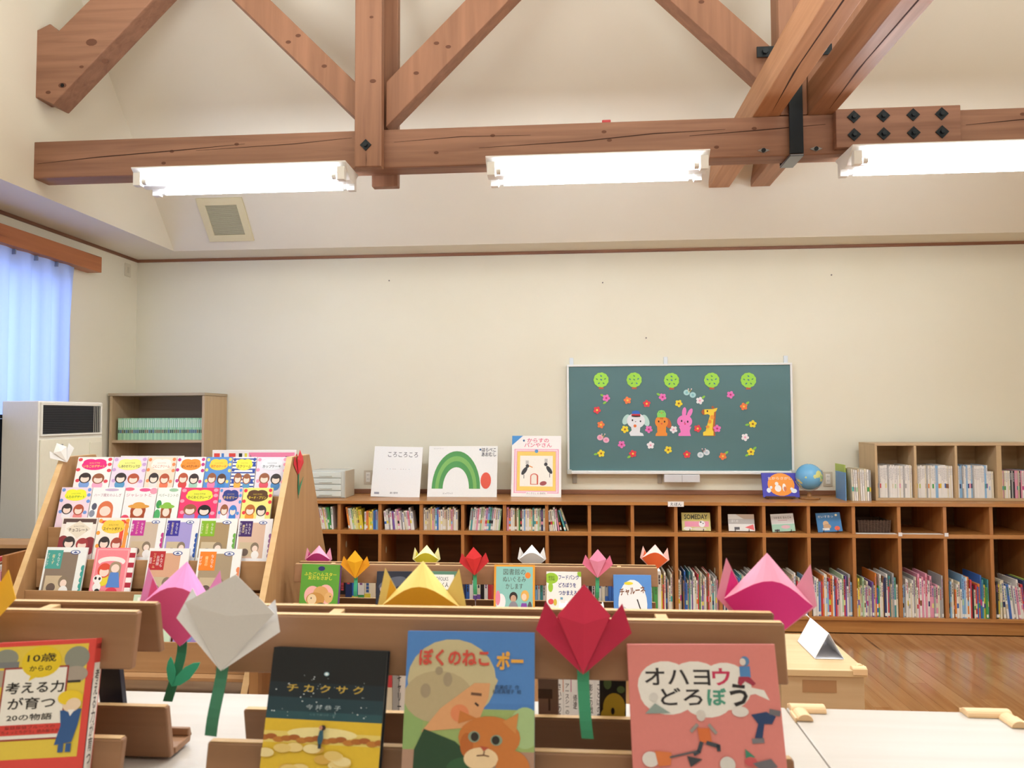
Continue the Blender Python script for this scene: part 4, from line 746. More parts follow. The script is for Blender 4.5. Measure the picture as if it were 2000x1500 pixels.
RB = [
 [(153, 222, 'white story book with strawberries and a magenta title', '#f8f2f2', lulu('', '#ea2f86', 'いちごのデザート', '#fbe36a', '#e0485c', (BK, '#7fa4e0'), (BR, '#f0a8c8'))),
  (223, 289, 'lilac story book with a pale yellow title cloud', '#eadcf0', lulu('', '#eef08c', 'しあわせマシュマロ', '#3c3c44', '#c9a4d8', (BK, '#5a9ac8'), (RD, '#f4e4ec'))),
  (290, 346, 'peach story book titled にこにこクリーム', '#f6dccc', lulu('', '#fbf2ea', 'こにこクリーム', '#c4524a', '#e88a5a', (BK, '#e6e2e0'), (RD, '#e87a5c'))),
  (347, 403, 'story book with an orange heart and polka dots', '#f8f0f4', lulu('', '#f2933a', 'おしゃれクッキー', '#5a2c1c', '#c23a8a', (RD, '#d8484a'), (BK, '#a4d4c0'))),
  (404, 455, 'blue story book titled 天使のケーキ', '#5c94dc', lulu('', '#f6d24c', '天使のケーキ', '#d8542c', '#f0dc74', (BR, '#ee86b4'), ('#5a4038', '#3f8ad0'))),
  (456, 502, 'story book with navy stripes and yellow cloud', '#f2f2f4', [('r', '#2f4ea8', 0, k*.1+.02, 1, k*.1+.06) for k in range(10)]+lulu('', '#f2e94e', 'スクリーム', '#3a3a2c', '#2f4ea8', (BR, '#e8b04a'), (BR, '#5a9ac8'))),
  (503, 563, 'pale story book titled カップケーキ beside the red tulip', '#e4dff0', lulu('', '#e2e8f4', 'カップケーキ', '#33343c', '#f09ab8', (BR, '#e0566a'), (BK, '#4f8ac8')))],
 [(121, 181, 'story book with balloons and a yellow banner', '#f0d8e8', lulu('', '#eef03c', 'んたのデザート', '#4f8a3c', '#6f9ae0', (BK, '#f0eef4'), (RD, '#e88a8a'))),
  (182, 245, 'white story book titled ハーブ魔女のふしぎ', '#f2f2f6', [('t', '#a0607c', 'ハーブ魔女のふしぎ', .5, .78, .84, .09), ('e', '#c9b4d4', .6, .93, .22, .04), ('e', '#565a70', .14, .45, .08, .10), ('e', '#8a90a4', .10, .25, .09, .10)]+[('e', '#d9744e', .5, .36, .24, .25), ('r', '#d9744e', .26, .0, .74, .35), ('e', SK, .5, .32, .17, .14), ('e', '#c23a4a', .5, .04, .2, .07)]),
  (246, 308, 'white and pink story book titled ジャレットと', '#f4eef2', [('t', '#b44a74', 'ジャレットと', .45, .78, .8, .09), ('e', '#e25490', .62, .93, .18, .05), ('e', '#ee6a8c', .12, .95, .16, .05), ('e', '#ee9ab4', .9, .9, .12, .09), ('e', '#e24a6c', .12, .1, .14, .12)]+hat('#dfa04c', '#a4482c')),
  (309, 354, 'white and green story book titled ペパーミントの', '#f2f6f2', [('t', '#3a4a44', 'ペパーミントの', .5, .78, .86, .09), ('e', '#9ac4a4', .7, .93, .2, .05), ('e', '#3f9a54', .14, .52, .12, .12), ('e', '#4fae6a', .12, .22, .14, .16)]+hat('#8ac04c', '#9c5234')),
  (355, 429, 'hot pink story book titled わくわくクレープ', '#ee3f74', lulu('', '#e2e84c', 'わくわくクレープ', '#2c2c2c', '#f6a0b8', (BR, '#9a8ad0'), ('#1e1c22', '#4f8ad8'))),
  (430, 475, 'pink and blue story book titled きらきらゼリー', '#f0c4dc', lulu('', '#2f3f8c', 'きらゼリー', '#f6d24c', '#4f94d8', (BR, '#eef0f4'), ('#3c80d0', '#3c80d0'))),
  (476, 534, 'yellow story book titled カスタード・プリン', '#f0e88a', lulu('', '#5a3a24', 'タード・プリン', '#f8e03c', '#e8384a', ('#b86a34', '#f29a3a'), (BK, '#f4f0e0')))],
 [(123, 192, 'brown and white story book titled チョコレート', '#efe6e0', [('r', '#5b4442', .03, .84, .97, .97), ('r', '#f4eee8', .12, .50, .88, .88), ('p', '#e6dccc', [(.5, .92), (.85, .72), (.5, .48), (.15, .72)])]+[('t', '#5b4442', 'ルルとララの', .5, .78, .3, 0), ('t', '#3a2420', 'チョコレート', .5, .69, .55, .085, .015), ('e', '#8a2f3a', .12, .35, .18, .2), ('e', '#8a2f3a', .88, .3, .2, .22)]+kid_(.30, .36, 1.15, BK, '#a8867c')+kid_(.68, .32, 1.15, '#a43c40', '#e0a48c')),
  (193, 256, 'story book with orange gingham titled スイートポテト', '#f4ece4', [('r', '#e6503c', .72, .05, .84, .95), ('r', '#f09a4c', .86, .05, .97, .95), ('r', '#e6503c', .1, .86, .95, .93)]+lulu('', '#f6cf4c', 'スイートポテト', '#33261c', '#f2a03c', (BK, '#8a5aa8'), ('#a84c3c', '#f2f0f4'))),
  (257, 325, 'white story book with a magenta title box', '#eef0f2', witch('#c2389a', ['なんでも', 'コットンの', '夏休み'], '#cbb9a8', '#c23a8a')),
  (326, 391, 'violet story book with a dark blue title box', '#eceef4', witch('#3a329c', ['なんでも', 'お客さまは', 'オバケ！'], '#a49ad8', '#2f58a8')),
  (392, 465, 'white story book with a lime green title box', '#eef0ee', witch('#86b82e', ['なんでも', '火曜日は', 'トラブル'], '#a8906c', '#6fae4c')),
  (467, 534, 'white story book with a dark purple title box', '#f0eef2', witch('#3f2468', ['なんでも', 'ヒールス', '魔女は', 'おことわり'], '#d8b8a4', '#9a6a9c'))],
 [(92, 172, 'white story book with a teal title box, front row', '#eef2f2', witch('#4aa49c', ['なんでも', '星くず', 'ブラック'], '#8a7a6c', '#3fa09a')),
  (188, 267, 'pink story book with a panda and striped edge', '#f28a98', [('r', '#f6b4bc', .04, .03, .84, .97), ('r', '#f28a98', .07, .05, .81, .95), ('e', '#f2ecec', .44, .72, .34, .10), ('e', '#f28a98', .44, .66, .28, .07)]+[('r', '#f4f0f0' if k % 2 else '#b02840', .86, k*.1, 1, k*.1+.1) for k in range(10)]+kid_(.30, .52, 1.1, '#e0503c', '#e8d83c')+[('r', '#a8947c', .42, .2, .70, .62), ('e', '#a8947c', .56, .62, .14, .1), ('e', SK, .56, .58, .10, .085), ('p', '#5a8ad8', [(.46, .5), (.66, .5), (.74, .2), (.40, .2)]), ('e', '#e0405c', .55, .12, .14, .08), ('e', '#f4f4f4', .17, .36, .11, .09), ('e', '#26262a', .12, .38, .03, .03), ('e', '#26262a', .22, .37, .03, .03), ('e', '#f4f4f4', .18, .2, .10, .1), ('e', '#26262a', .20, .13, .06, .04)]),
  (292, 371, 'white story book with a red title box, front row', '#f0f0f0', witch('#b82c34', ['なんでも', 'お洋服', 'リフォーム', '支店'], '#d8a88c', '#c22c3c')),
  (389, 473, 'white story book with an orange title box, front row', '#f0f2f2', witch('#f0852c', ['なんでも', '魔法の', 'ダイヤ'], '#a8967c', '#e88a5c'))],
 [(262, 345, 'green-tinted story book low on the display rack', '#cfe4cc', [('e', '#7fc0a8', .3, .4, .3, .2), ('e', '#e4a4b8', .7, .6, .2, .2), ('r', '#f0f0e8', .1, .8, .9, .95)]),
  (350, 425, 'purple story book low on the display rack', '#a88cc8', [('e', '#d4bce8', .5, .6, .4, .25), ('r', '#e6dcf2', .1, .85, .9, .96), ('e', '#6f9ac8', .3, .3, .2, .15)]),
  (430, 505, 'lavender story book low on the right of the rack', '#c0b4e0', [('e', '#e4d8f4', .4, .9, .3, .08), ('e', '#8aa0d8', .8, .92, .12, .06), ('e', '#f0c4dc', .5, .5, .3, .2)])]]
DG = 'story books on the display rack'
for i, row in enumerate(RB):
    zt_, yt = ROWS[i]; zb, yb = BASES[i]
    for j, (l, r_, lab, cov, sh) in enumerate(row):
        X_l, X_r = at(l, 900+60*i, yt).x, at(r_, 900+60*i, yt).x
        Wb = X_r-X_l-.0015; ro = (.8, -.6, .4, 0, -.5, .3, .6)[(i+j) % 7]*.6
        base = Vector(((X_l+X_r)/2, yb, zb+.0035))
        book('story_book', lab, base, Wb, BH, .008, cov, vscale(sh, (.70, .70, .78, .92, 1)[i]), LEAN, 0, 0, 'R', '#eceae6', None, DG)
# big pink book on the rear side of the rack, only its top shows
zt_ = at(500, 879, 3.24).z; Xl, Xr = at(416, 885, 3.24).x, at(578, 885, 3.24).x; W_ = Xr-Xl; H_ = .36
gs = [('r', c_, u0, .62, u1, .96) for c_, u0, u1 in (('#e8504c', .02, .09), ('#4f86d0', .11, .14), ('#e8504c', .20, .28), ('#2c2c30', .32, .36), ('#e8d84c', .39, .42))]+[('r', '#f48cb4', .44, .3, .99, .97), ('p', '#5a6a68', [(.46, .7), (.46, .95), (.54, .7)]), ('e', '#3f8a70', .76, .80, .055, .10), ('r', '#3a3a40', .88, .86, .97, .92)]
gs = [q if q[0] == 'p' else (q[0], q[1], *q[2:]) for q in gs]
bk = book('large_book', 'large pink and striped book standing behind the display rack top', Vector(((Xl+Xr)/2, 3.235, zt_-H_)), W_, H_, .012, '#f2eef0', gs, 0)
tag(loc(boxo('rear_ledge', xa, xc, 3.2, 3.29, zt_-H_-.016, zt_-H_-.001, BEECH_X), dr))
b = MB(); b.box(0, .30, 0, .004, 0, .30, C('#f2f2ee', .6)); o = tag(b.build('white_folder'), 'thin white folder behind the top row of story books', 'folder'); o.location = (at(240, 890, 3.205).x, 3.19, at(240, 890, 3.205).z-.30)
# ---------------------------------------------------------------- tables and low units in the middle and front
mt = empty('wooden_table', (-.25, 2.85, 0), label='low wooden table under the middle book stands', cat='table')
pbox(mt, 'table_top', -1.19, .695, 2.56, 3.22, .708, .733, BEECH_X)
for xx in (-1.16, .655):
    for yy in (2.60, 3.15): pbox(mt, 'leg', xx, xx+.035, yy, yy+.035, 0, .7075, BEECH_Z)
pbox(mt, 'end_panel', .675, .69, 2.636, 3.149, .1, .707, BEECH_Z)
dk = empty('wooden_desk', (.84, 2.73, 0), label='wooden desk with solid front panel holding the white paper tent', cat='desk')
pbox(dk, 'desk_top', .705, .985, 2.53, 2.935, .708, .73, wood('desk_top', '#d8bd93', '#cdb084', 'X', .45, .8))
pbox(dk, 'front_panel', .705, .975, 2.535, 2.552, 0, .7075, TAN_X); pbox(dk, 'side_panel', .705, .722, 2.553, 2.925, 0, .7075, TAN_Z); pbox(dk, 'side_panel', .955, .972, 2.553, 2.925, 0, .7075, TAN_Z)
pbox(dk, 'tape_patch', .775, .885, 2.534, 2.535, .655, .695, C('#a97f58', .5), bevel=0)
GD = wood('guard_wood', '#e8c79c', '#dfba8c', 'X', .5)
def guard(p, dx, dy, L1, L2, lab):
    """padded L-shaped corner guard; arms run along dx (x) and dy (y) from the corner p"""
    e = empty('corner_guard', p, label=lab, cat='corner guard', group='padded corner guards')
    for ax in 'xy':
        b = MB(); r_, n = .013, 10
        prof = [(r_*math.cos(math.pi*i/n), r_*.85*math.sin(math.pi*i/n)) for i in range(n+1)]
        Ln = (L1*dx) if ax == 'x' else (L2*dy)
        off = -dy*.001 if ax == 'x' else -dx*.001
        a0 = (-.012*dx if ax == 'x' else (.0135*dy))
        b.prism(prof, a0, Ln, GD, 'YZ' if ax == 'x' else 'XZ'); o = b.build('arm', e, .001); o.location.z = .0005
        b = MB(); q = .012
        if ax == 'x': b.box(min(a0, Ln), max(a0, Ln), -dy*.0145-.0016, -dy*.0145+.0016, -.014, .006, GD)
        else: b.box(-dx*.0145-.0016, -dx*.0145+.0016, min(a0, Ln), max(a0, Ln), -.014, .006, GD)
        b.build('skirt', e, .001)
wt = empty('low_unit', (-.5, .95, 0), label='white-topped low unit carrying the near book stands', cat='low cabinet')
ZW = 1.077
pbox(wt, 'top', -1.75, .3685, .55, 1.305, ZW-.025, ZW, MAPLE)
pbox(wt, 'body', -1.73, .36, .57, 1.29, 0, ZW-.026, TAN_X)
w2 = empty('low_unit', (.55, .95, 0), label='narrow white-topped low unit at the right with two corner guards', cat='low cabinet')
pbox(w2, 'top', .3705, .73, .55, 1.305, ZW-.025, ZW, MAPLE); pbox(w2, 'body', .375, .72, .57, 1.29, 0, ZW-.026, TAN_X)
guard(Vector((.385, 1.292, ZW)), 1, -1, .045, .045, 'left padded corner guard on the narrow white-topped unit')
guard(Vector((.717, 1.292, ZW)), -1, -1, .06, .05, 'right padded corner guard on the narrow white-topped unit')
guard(Vector((.972, 2.543, .73)), -1, 1, .035, .03, 'padded corner guard on the front corner of the wooden desk')
# white folded paper tent on the desk
q = [atz(1592, 1287, .731), atz(1648, 1288, .731), atz(1558, 1253, .731)]
ax_ = (q[2]-q[0]); top0 = at(1615, 1238, (q[0].y+q[1].y)/2); hgt = top0.z-.731; mid = (q[0]+q[1])/2
pn = empty('paper_tent', (mid.x, mid.y, .7305), label='white folded paper tent standing on the wooden desk', cat='paper')
def sheet(b, p0, p1, p2, p3, m, t=.0012):
    n_ = (p1-p0).cross(p3-p0).normalized()*t; b.solid([p0, p1, p2, p3, p0+n_, p1+n_, p2+n_, p3+n_], [(0, 1, 2, 3), (4, 7, 6, 5), (0, 4, 5, 1), (2, 6, 7, 3), (0, 3, 7, 4), (1, 5, 6, 2)], m)
o_ = Vector((mid.x, mid.y, .7305)); A, B_ = q[0]-o_, q[1]-o_; T_ = Vector((0, 0, hgt)); PW = C('#eef0f8', .5)
for nm, p0, p1 in (('left_face', A, T_), ('right_face', T_, B_), ('base_face', B_, A)):
    b = MB(); sheet(b, p0+Vector((0, 0, .0015)), p1+Vector((0, 0, .0015)), p1+ax_+Vector((0, 0, .0015)), p0+ax_+Vector((0, 0, .0015)), PW); b.build(nm, pn)
b = MB(); sheet(b, T_+ax_, T_+ax_+Vector((-.012, .012, .012)), T_+ax_*1.25+Vector((-.012, .012, .02)), T_+ax_*1.2, PW); b.build('loose_flap', pn)
# ---------------------------------------------------------------- double-sided book stands
WAL_F = wood('stand_board', '#a07758', '#8d6748', 'X', .45, .9)
def stand(cx, cy, z, label):
    e = empty('book_stand', (cx, cy, z), label=label, cat='book stand', group='double-sided wooden book stands')
    hw = .37; tl = R(10.6)
    for s_, nm in ((-1, 'front'), (1, 'rear')):
        for lo, hi, pn_ in ((.166, .238, 'upper_board'), (.004, .082, 'lower_board')):
            b = MB(); yc = lambda zz: s_*(.0353+(.202-zz)*math.tan(tl)*1.0)
            t = .012
            b.prism([(yc(lo), lo), (yc(lo)-s_*t, lo), (yc(hi)-s_*t, hi), (yc(hi), hi)], -hw, hw, WAL_F, 'YZ'); o = b.build(nm+'_'+pn_, e, .0025)
            b = MB(); b.prism([(yc(hi)-s_*t*.9, hi+.0002), (yc(hi)-s_*t*.1, hi+.0002), (yc(hi)-s_*t*.1, hi+.001), (yc(hi)-s_*t*.9, hi+.001)], -hw+.003, hw-.003, BEECH_E, 'YZ'); b.build('pale_edge', o)
        y_ = s_*(.0353+(.202-.004)*math.tan(tl)); b = MB()
        ya, yb_ = sorted((y_+s_*.0005, y_+s_*.045)); b.box(-hw, hw, ya, yb_, .004, .014, WAL_F); yc_, yd_ = sorted((y_+s_*.038, y_+s_*.045)); b.box(-hw, hw, yc_, yd_, .014, .026, WAL_F); b.build(nm+'_ledge', e, .002)
    for xx in (-.22, .22):
        b = MB(); yb0 = .0353+.202*math.tan(tl)-.0125; yt0 = .0353-.036*math.tan(tl)-.0125
        b.prism([(-yb0, .0005), (yb0, .0005), (yt0, .236), (-yt0, .236)], xx-.008, xx+.008, BEECH_E, 'YZ'); b.build('upright', e, .001)
    return e
ZB = ZW+.0005
stand(-.098, .985, ZB, 'near right book stand carrying the crimson and white tulips')
stand(-.953, .985, ZB, 'near left book stand cut by the left edge')
stand(-.760, 2.99, .7335, 'left one of the two far book stands on the table')
stand(-.017, 2.99, .7335, 'right one of the two far book stands on the table')
# ---------------------------------------------------------------- origami tulips
PAPER = {}
def tulip(label, p, col, back, r=.060, yaw=0, roll=0, stem=0, stemcol='#2f8f68', leaves=0, stem_roll=0, tilt=0, rear=False, kw=.55):
    """folded paper tulip; p = lowest tip; faces -y; petals point up"""
    e = empty('paper_tulip', p, label=label, cat='tulip', group='folded paper tulips')
    e.matrix_world = Matrix.Translation(p) @ Matrix.Rotation(R(yaw), 4, 'Z') @ Matrix.Rotation(R(roll), 4, 'Y') @ Matrix.Rotation(R(tilt), 4, 'X')
    mF, mB, mI = C(col, .6), C(back, .6), C(back, .65)
    def V3(x, y, z): return Vector((x*r, y*r, z*r))
    def leafsheet(name, pts, m, m2=None, t=.0006):
        b = MB(); c_ = sum(pts, Vector())/len(pts); n = len(pts); n_ = (pts[1]-pts[0]).cross(pts[2]-pts[0]).normalized()
        if n_.y > 0: n_ = -n_
        k1 = b.mi(m); b.solid([q_ for q_ in pts]+[q_-n_*t for q_ in pts], [tuple(range(n)), tuple(range(2*n-1, n-1, -1))]+[(i, i+n, (i+1) % n+n, (i+1) % n) for i in range(n)], m)
        if m2: b.m[1] = b.mi(m2)
        return b.build(name, e)
    def ridge(name, T0, L0, B0, R0, cpt, m, m2):       # kite petal creased along its middle, with thickness
        b = MB(); t = Vector((0, .0007, 0)); v = [T0, L0, B0, R0, cpt]; v2 = [q_+t for q_ in v]
        b.solid(v, [(0, 1, 4), (1, 2, 4), (2, 3, 4), (3, 0, 4)], m); b.solid(v2, [(0, 4, 1), (1, 4, 2), (2, 4, 3), (3, 4, 0)], m2)
        b.solid(v[:4]+v2[:4], [(i, (i+1) % 4, (i+1) % 4+4, i+4) for i in range(4)], m); return b.build(name, e)
    if not rear:
        ridge('front_petal', V3(0, -.10, 1.90), V3(-kw, -.13, 1.24), V3(0, 0, 0), V3(kw, -.13, 1.27), V3(0, -.20 if kw < .7 else -.118, 1.1), mF, mI)
        ridge('back_petal', V3(0, .16, 1.62), V3(-.6, .12, 1.1), V3(0, .02, .02), V3(.6, .12, 1.1), V3(0, .30, 1.0), mI, mB)
    else:                                              # seen from behind: curled outer petal lower, inner petal standing up
        nseg = 10; b = MB(); v = []; w_ = []
        for i in range(nseg+1):
            t = i/nseg; x = -.88+1.76*t; zt_ = .92+.47*math.sin(math.pi*t)**1.15; v += [(x*r, (-.16-.18*math.sin(math.pi*t))*r, zt_*r), (x*r*(1-.995*(1)), -.02*r, .0)]
        for i in range(nseg): b.face([v[2*i], v[2*i+1], v[2*i+3], v[2*i+2]], mB)
        for i in range(nseg): b.face([Vector(v[2*i+2])+Vector((0, .0007, 0)), Vector(v[2*i+3])+Vector((0, .0007, 0)), Vector(v[2*i+1])+Vector((0, .0007, 0)), Vector(v[2*i])+Vector((0, .0007, 0))], mB)
        b.build('back_petal', e)
        b = MB(); n = 8; T0 = V3(0, .12, 1.86); ring = [Vector(v[2*i]) for i in range(nseg+1)]
        for i in range(nseg): b.face([T0+Vector(((i-nseg/2)*.001*r, 0, 0)), ring[i], ring[i+1]], mF)
        for i in range(nseg): b.face([T0+Vector((0, .0008, 0)), ring[i+1]+Vector((0, .0008, 0)), ring[i]+Vector((0, .0008, 0))], mF)
        b.build('front_petal', e)
    for s_ in (-1, 1):
        ring = [V3(s_*.80, .0, 1.50), V3(s_*1.0, -.02, .90), V3(s_*.02, .015, .01), V3(s_*.45, -.02, 1.02)]
        if rear: ring[0] = V3(s_*.84, .0, 1.72)
        leafsheet('side_petal', ring if s_ < 0 else ring[::-1], mB if not rear else mF, mI)
    if stem:
        sb = MB(); sm = C(stemcol, .6); n = 8; wd = .0075
        pts = [Vector((math.sin(stem_roll*R(1)*i/n)*stem*.5*i/n, .004+.003*math.sin(i*.8), .012-stem*i/n)) for i in range(n+1)]
        for a_, c_ in zip(pts, pts[1:]): sb.solid([a_+Vector((-wd, 0, 0)), a_+Vector((wd, 0, 0)), c_+Vector((wd, 0, 0)), c_+Vector((-wd, 0, 0)), a_+Vector((-wd, .001, 0)), a_+Vector((wd, .001, 0)), c_+Vector((wd, .001, 0)), c_+Vector((-wd, .001, 0))], [(0, 1, 2, 3), (4, 7, 6, 5), (0, 4, 5, 1), (2, 6, 7, 3), (0, 3, 7, 4), (1, 5, 6, 2)], sm)
        so = sb.build('stem', e)
        for q_ in range(leaves):
            s_ = 1 if q_ == 0 else -1; base = pts[6]; L = (.058, .045)[q_]; an = (R(42), R(95))[q_] ; b = MB()
            d = Vector((math.cos(an), 0, math.sin(an))); nn = Vector((-d.z, 0, d.x)); prof = [(0, 0), (.25, .10), (.6, .13), (.85, .08), (1, 0), (.85, -.06), (.5, -.12), (.2, -.09)]
            P_ = [base+Vector((0, -.001, 0))+d*L*u_+nn*L*v_*1.3 for u_, v_ in prof]; k = len(P_)
            b.solid(P_+[w__+Vector((0, .0008, 0)) for w__ in P_], [tuple(range(k)), tuple(range(2*k-1, k-1, -1))]+[(i, i+k, (i+1) % k+k, (i+1) % k) for i in range(k)], C('#3fbf96', .6)); b.build('leaf', so)
    return e
YN = .928
tulip('crimson paper tulip on the front of the near right stand', at(1139, 1318, YN), '#d42a50', '#c01f48', .0598, 0, 1, .092, '#3c9a72', stem_roll=8)
tulip('white paper tulip leaning right at the left end of the near right stand', at(431, 1311, YN-.012), '#dcdad8', '#f1f1f3', .066, 8, 9, .096, '#3c8062', kw=.86)
tulip('orange-yellow paper tulip cut by the left edge of the photo', at(-46, 1252, YN-.01), '#f2a91c', '#f7bb2c', .062, -6, -2, .06)
tulip('golden yellow paper tulip behind the near right stand', at(824, 1262, 1.075), '#f6dc7c', '#f0b32a', .066, 0, 0, 0, rear=True)
tulip('bright pink paper tulip at the right end of the near right stand', at(1492, 1262, 1.075), '#f7a0bf', '#ee2f92', .070, 0, 4, 0, rear=True)
tulip('pink paper tulip with stem and leaves behind the near left stand', at(352, 1262, 1.085), '#fb9fe0', '#f0609c', .068, 0, 2, .098, '#2f7f5c', 2, stem_roll=-22, rear=True)
YM = 2.915
tulip('orange-yellow paper tulip between the hamster book and the dark book', at(694, 1130, YM), '#f9b81e', '#eda21a', .060, 0, 0, .085, '#3aa37c')
tulip('red paper tulip on the far stands beside the orange framed book', at(927, 1124, YM), '#e23238', '#cc2a34', .060, 0, -2, .088, '#3a9a6c')
tulip('light pink paper tulip right of the white splash-cover book', at(1167, 1129, YM), '#f39ac0', '#e77a9c', .060, 0, 1, .09, '#3a9a6c')
for px, c1, c2, lab in ((622, '#f4a6c6', '#cf3f8c', 'pink paper tulip behind the far stands near the display rack'), (833, '#f5efac', '#e4d83a', 'lemon yellow paper tulip behind the far stands'), (1039, '#f2f2f2', '#d9d9d8', 'small white paper tulip behind the far stands'), (1277, '#f8c8c0', '#f06a34', 'orange paper tulip behind the right end of the far stands')):
    tulip(lab, at(px, 1117, 3.075), c1, c2, .060, 0, (4 if px == 1277 else 0), 0, rear=True)
t_ = tulip('red paper tulip with stem stuck on the side of the display rack', atx(583, 929, -1.187), '#e23a44', '#d22f3c', .060, 90, 0, 0)
e_ = t_
b = MB(); p_ = atx(583, 929, -1.187)
gp = [atx(x_, y_, -1.1885) for x_, y_ in ((583, 928), (584, 945), (581, 971), (582, 950), (580, 940))]
b = MB(); b.prism([(-.005, .01), (.005, .01), (.006, -.05), (0, -.10), (-.006, -.05)], -.0012, 0, C('#2f7f5c', .6)); b.build('stem', t_); b = MB(); b.prism([(0, -.085), (.012, -.045), (.055, -.01), (.02, -.055)], -.0025, -.0014, C('#3a9670', .6)); b.build('leaf', t_)
tulip('white paper tulip on the top left corner of the display rack', atx(131, 903, -2.205), '#f4f4f2', '#ececec', .05, 25, -25, 0)
# ---------------------------------------------------------------- books on the far stands
def mid(px0, px1, pyt, pyb, label, cover, shapes, T=.012, yaw=0, roll=0, spine='L', sc=None, sa=None):
    a_, c_ = at(px0, pyb, 2.885), at(px1, pyb, 2.885); zt_ = at((px0+px1)/2, pyt, 2.93).z; zb_ = .7335+.0155
    book('display_book', label, Vector(((a_.x+c_.x)/2, 2.894, zb_)), c_.x-a_.x, (zt_-zb_)/math.cos(R(10.6)), T, cover, shapes, 10.6, yaw, roll, spine, sc, sa, 'books shown on the far stands')
mid(577, 656, 1103, 1190, 'green book titled ふたごハムスター友だちさがし with two hamsters', '#5fa23c', [('e', '#2c2f6c', .52, .93, .09, .04), ('t', '#f0e24a', 'ふたごハムスター\n友だちさがし', .5, .80, .84, .13, .01), ('e', '#f2b8b4', .33, .47, .21, .16), ('e', '#f2b8b4', .67, .49, .21, .17), ('p', '#f2b8b4', [(.14, .42), (.86, .42), (.5, .16)]), ('e', '#d8a868', .55, .50, .20, .13), ('e', '#c9944e', .42, .40, .24, .12), ('e', '#ecd4ac', .33, .40, .12, .09), ('e', '#e0b478', .76, .44, .11, .09), ('e', '#2a2020', .31, .42, .014, .014), ('e', '#2a2020', .80, .46, .014, .014), ('e', '#3c4a2c', .58, .31, .12, .04)], .02, -6, 0, 'R', '#7a4aa0')
mid(731, 800, 1116, 1192, 'dark book titled 真夜 with a grey painted cover', '#2b3140', [('e', '#5a6070', .45, .78, .4, .10, .3), ('e', '#4a5060', .7, .62, .3, .10, .6), ('e', '#b9a49c', .16, .66, .06, .05), ('t', '#e2e0dc', '真夜', .26, .50, .34, .12, .012), ('e', '#3a4256', .6, .3, .35, .12, .2)], .014, 2)
mid(822, 889, 1116, 1192, 'green book titled SEEDFOLKS 種をまく人', '#5d8a76', [('r', '#eef0ee', .10, .66, .92, .94), ('t', '#3c3f44', 'SEEDFOLKS', .5, .86, .5, .07), ('t', '#1c1c20', '種をまく人', .5, .75, .52, .09, .02), ('e', '#e6e4dc', .36, .48, .12, .10), ('r', '#e67a56', .6, .36, .88, .58), ('e', '#f2cfa8', .74, .47, .07, .08), ('e', '#e6e4dc', .3, .25, .14, .1)])
mid(963, 1044, 1104, 1194, 'orange framed book titled 図書館のぬいぐるみかします', '#eba33c', [('r', '#8fc9c4', .05, .04, .95, .97), ('t', '#4a4238', '図書館の', .5, .885, .54, .10), ('t', '#4a4238', 'ぬいぐるみ', .5, .765, .56, .09), ('t', '#4a4238', 'かします', .5, .65, .42, .09), ('e', '#f08a3a', .83, .83, .07, .05), ('e', '#f2f0f4', .17, .40, .12, .13), ('e', '#e68aa8', .10, .46, .06, .12), ('e', '#f2f0f4', .18, .18, .14, .13), ('e', '#2f2a2c', .48, .48, .10, .08), ('e', '#c9a48c', .48, .45, .07, .06), ('e', '#8f8c98', .48, .28, .12, .13), ('e', '#e6b45c', .76, .50, .10, .09), ('e', '#f0d4bc', .74, .48, .06, .055), ('p', '#8a4ab0', [(.68, .38), (.80, .38), (.86, .14), (.60, .14)]), ('e', '#5a585c', .88, .25, .06, .16), ('e', '#e0b04c', .4, .1, .12, .05)])
mid(1067, 1136, 1117, 1196, 'white book with green splash titled フードバンクどろぼうをつかまえろ', '#f2f2f0', [('e', '#9ac83c', .14, .88, .20, .10), ('e', '#9ac83c', .12, .72, .07, .09), ('e', '#9ac83c', .97, .97, .08, .06), ('t', '#4a6a2c', '最強の\n大作戦', .15, .88, .18, .09), ('t', '#2c3c8c', 'フードバンク', .64, .90, .58, .085, .02), ('t', '#2c3c8c', 'どろぼうを', .60, .76, .50, .085, .02), ('t', '#2c3c8c', 'つかまえろ!', .63, .62, .56, .085, .02), ('e', '#e0565c', .13, .46, .08, .05), ('r', '#d8904a', .42, .36, .60, .42), ('e', '#d8c24a', .25, .45, .05, .06), ('r', '#6aa0c0', .40, .50, .47, .54), ('e', '#c23a4a', .08, .30, .04, .03), ('e', '#c23a4a', .36, .22, .05, .04), ('e', '#c9a888', .20, .17, .08, .08), ('p', '#9a7a54', [(.10, .22), (.30, .22), (.26, .30), (.14, .30)]), ('e', '#7a8a5c', .2, .05, .14, .06), ('e', '#c9c4bc', .5, .12, .1, .06)])
mid(1200, 1275, 1123, 1199, 'bright blue book titled チャルーネ', '#5b93dc', [('e', '#f0f2f6', .5, .45, .38, .46), ('r', '#f0f2f6', .14, .05, .86, .5), ('e', '#e8d83c', .40, .84, .12, .03), ('t', '#7a4a2c', 'チャルーネ', .5, .70, .68, .14, .03, .12), ('e', '#c9ccd0', .25, .32, .10, .09), ('e', '#3c3430', .54, .10, .13, .17), ('e', '#cfcac4', .54, .30, .09, .07), ('l', '#26262a', [(.64, .16), (.70, .36), (.62, .54)], .03), ('t', '#d8a83c', 'くぼ', .24, .10, .1, 0)])
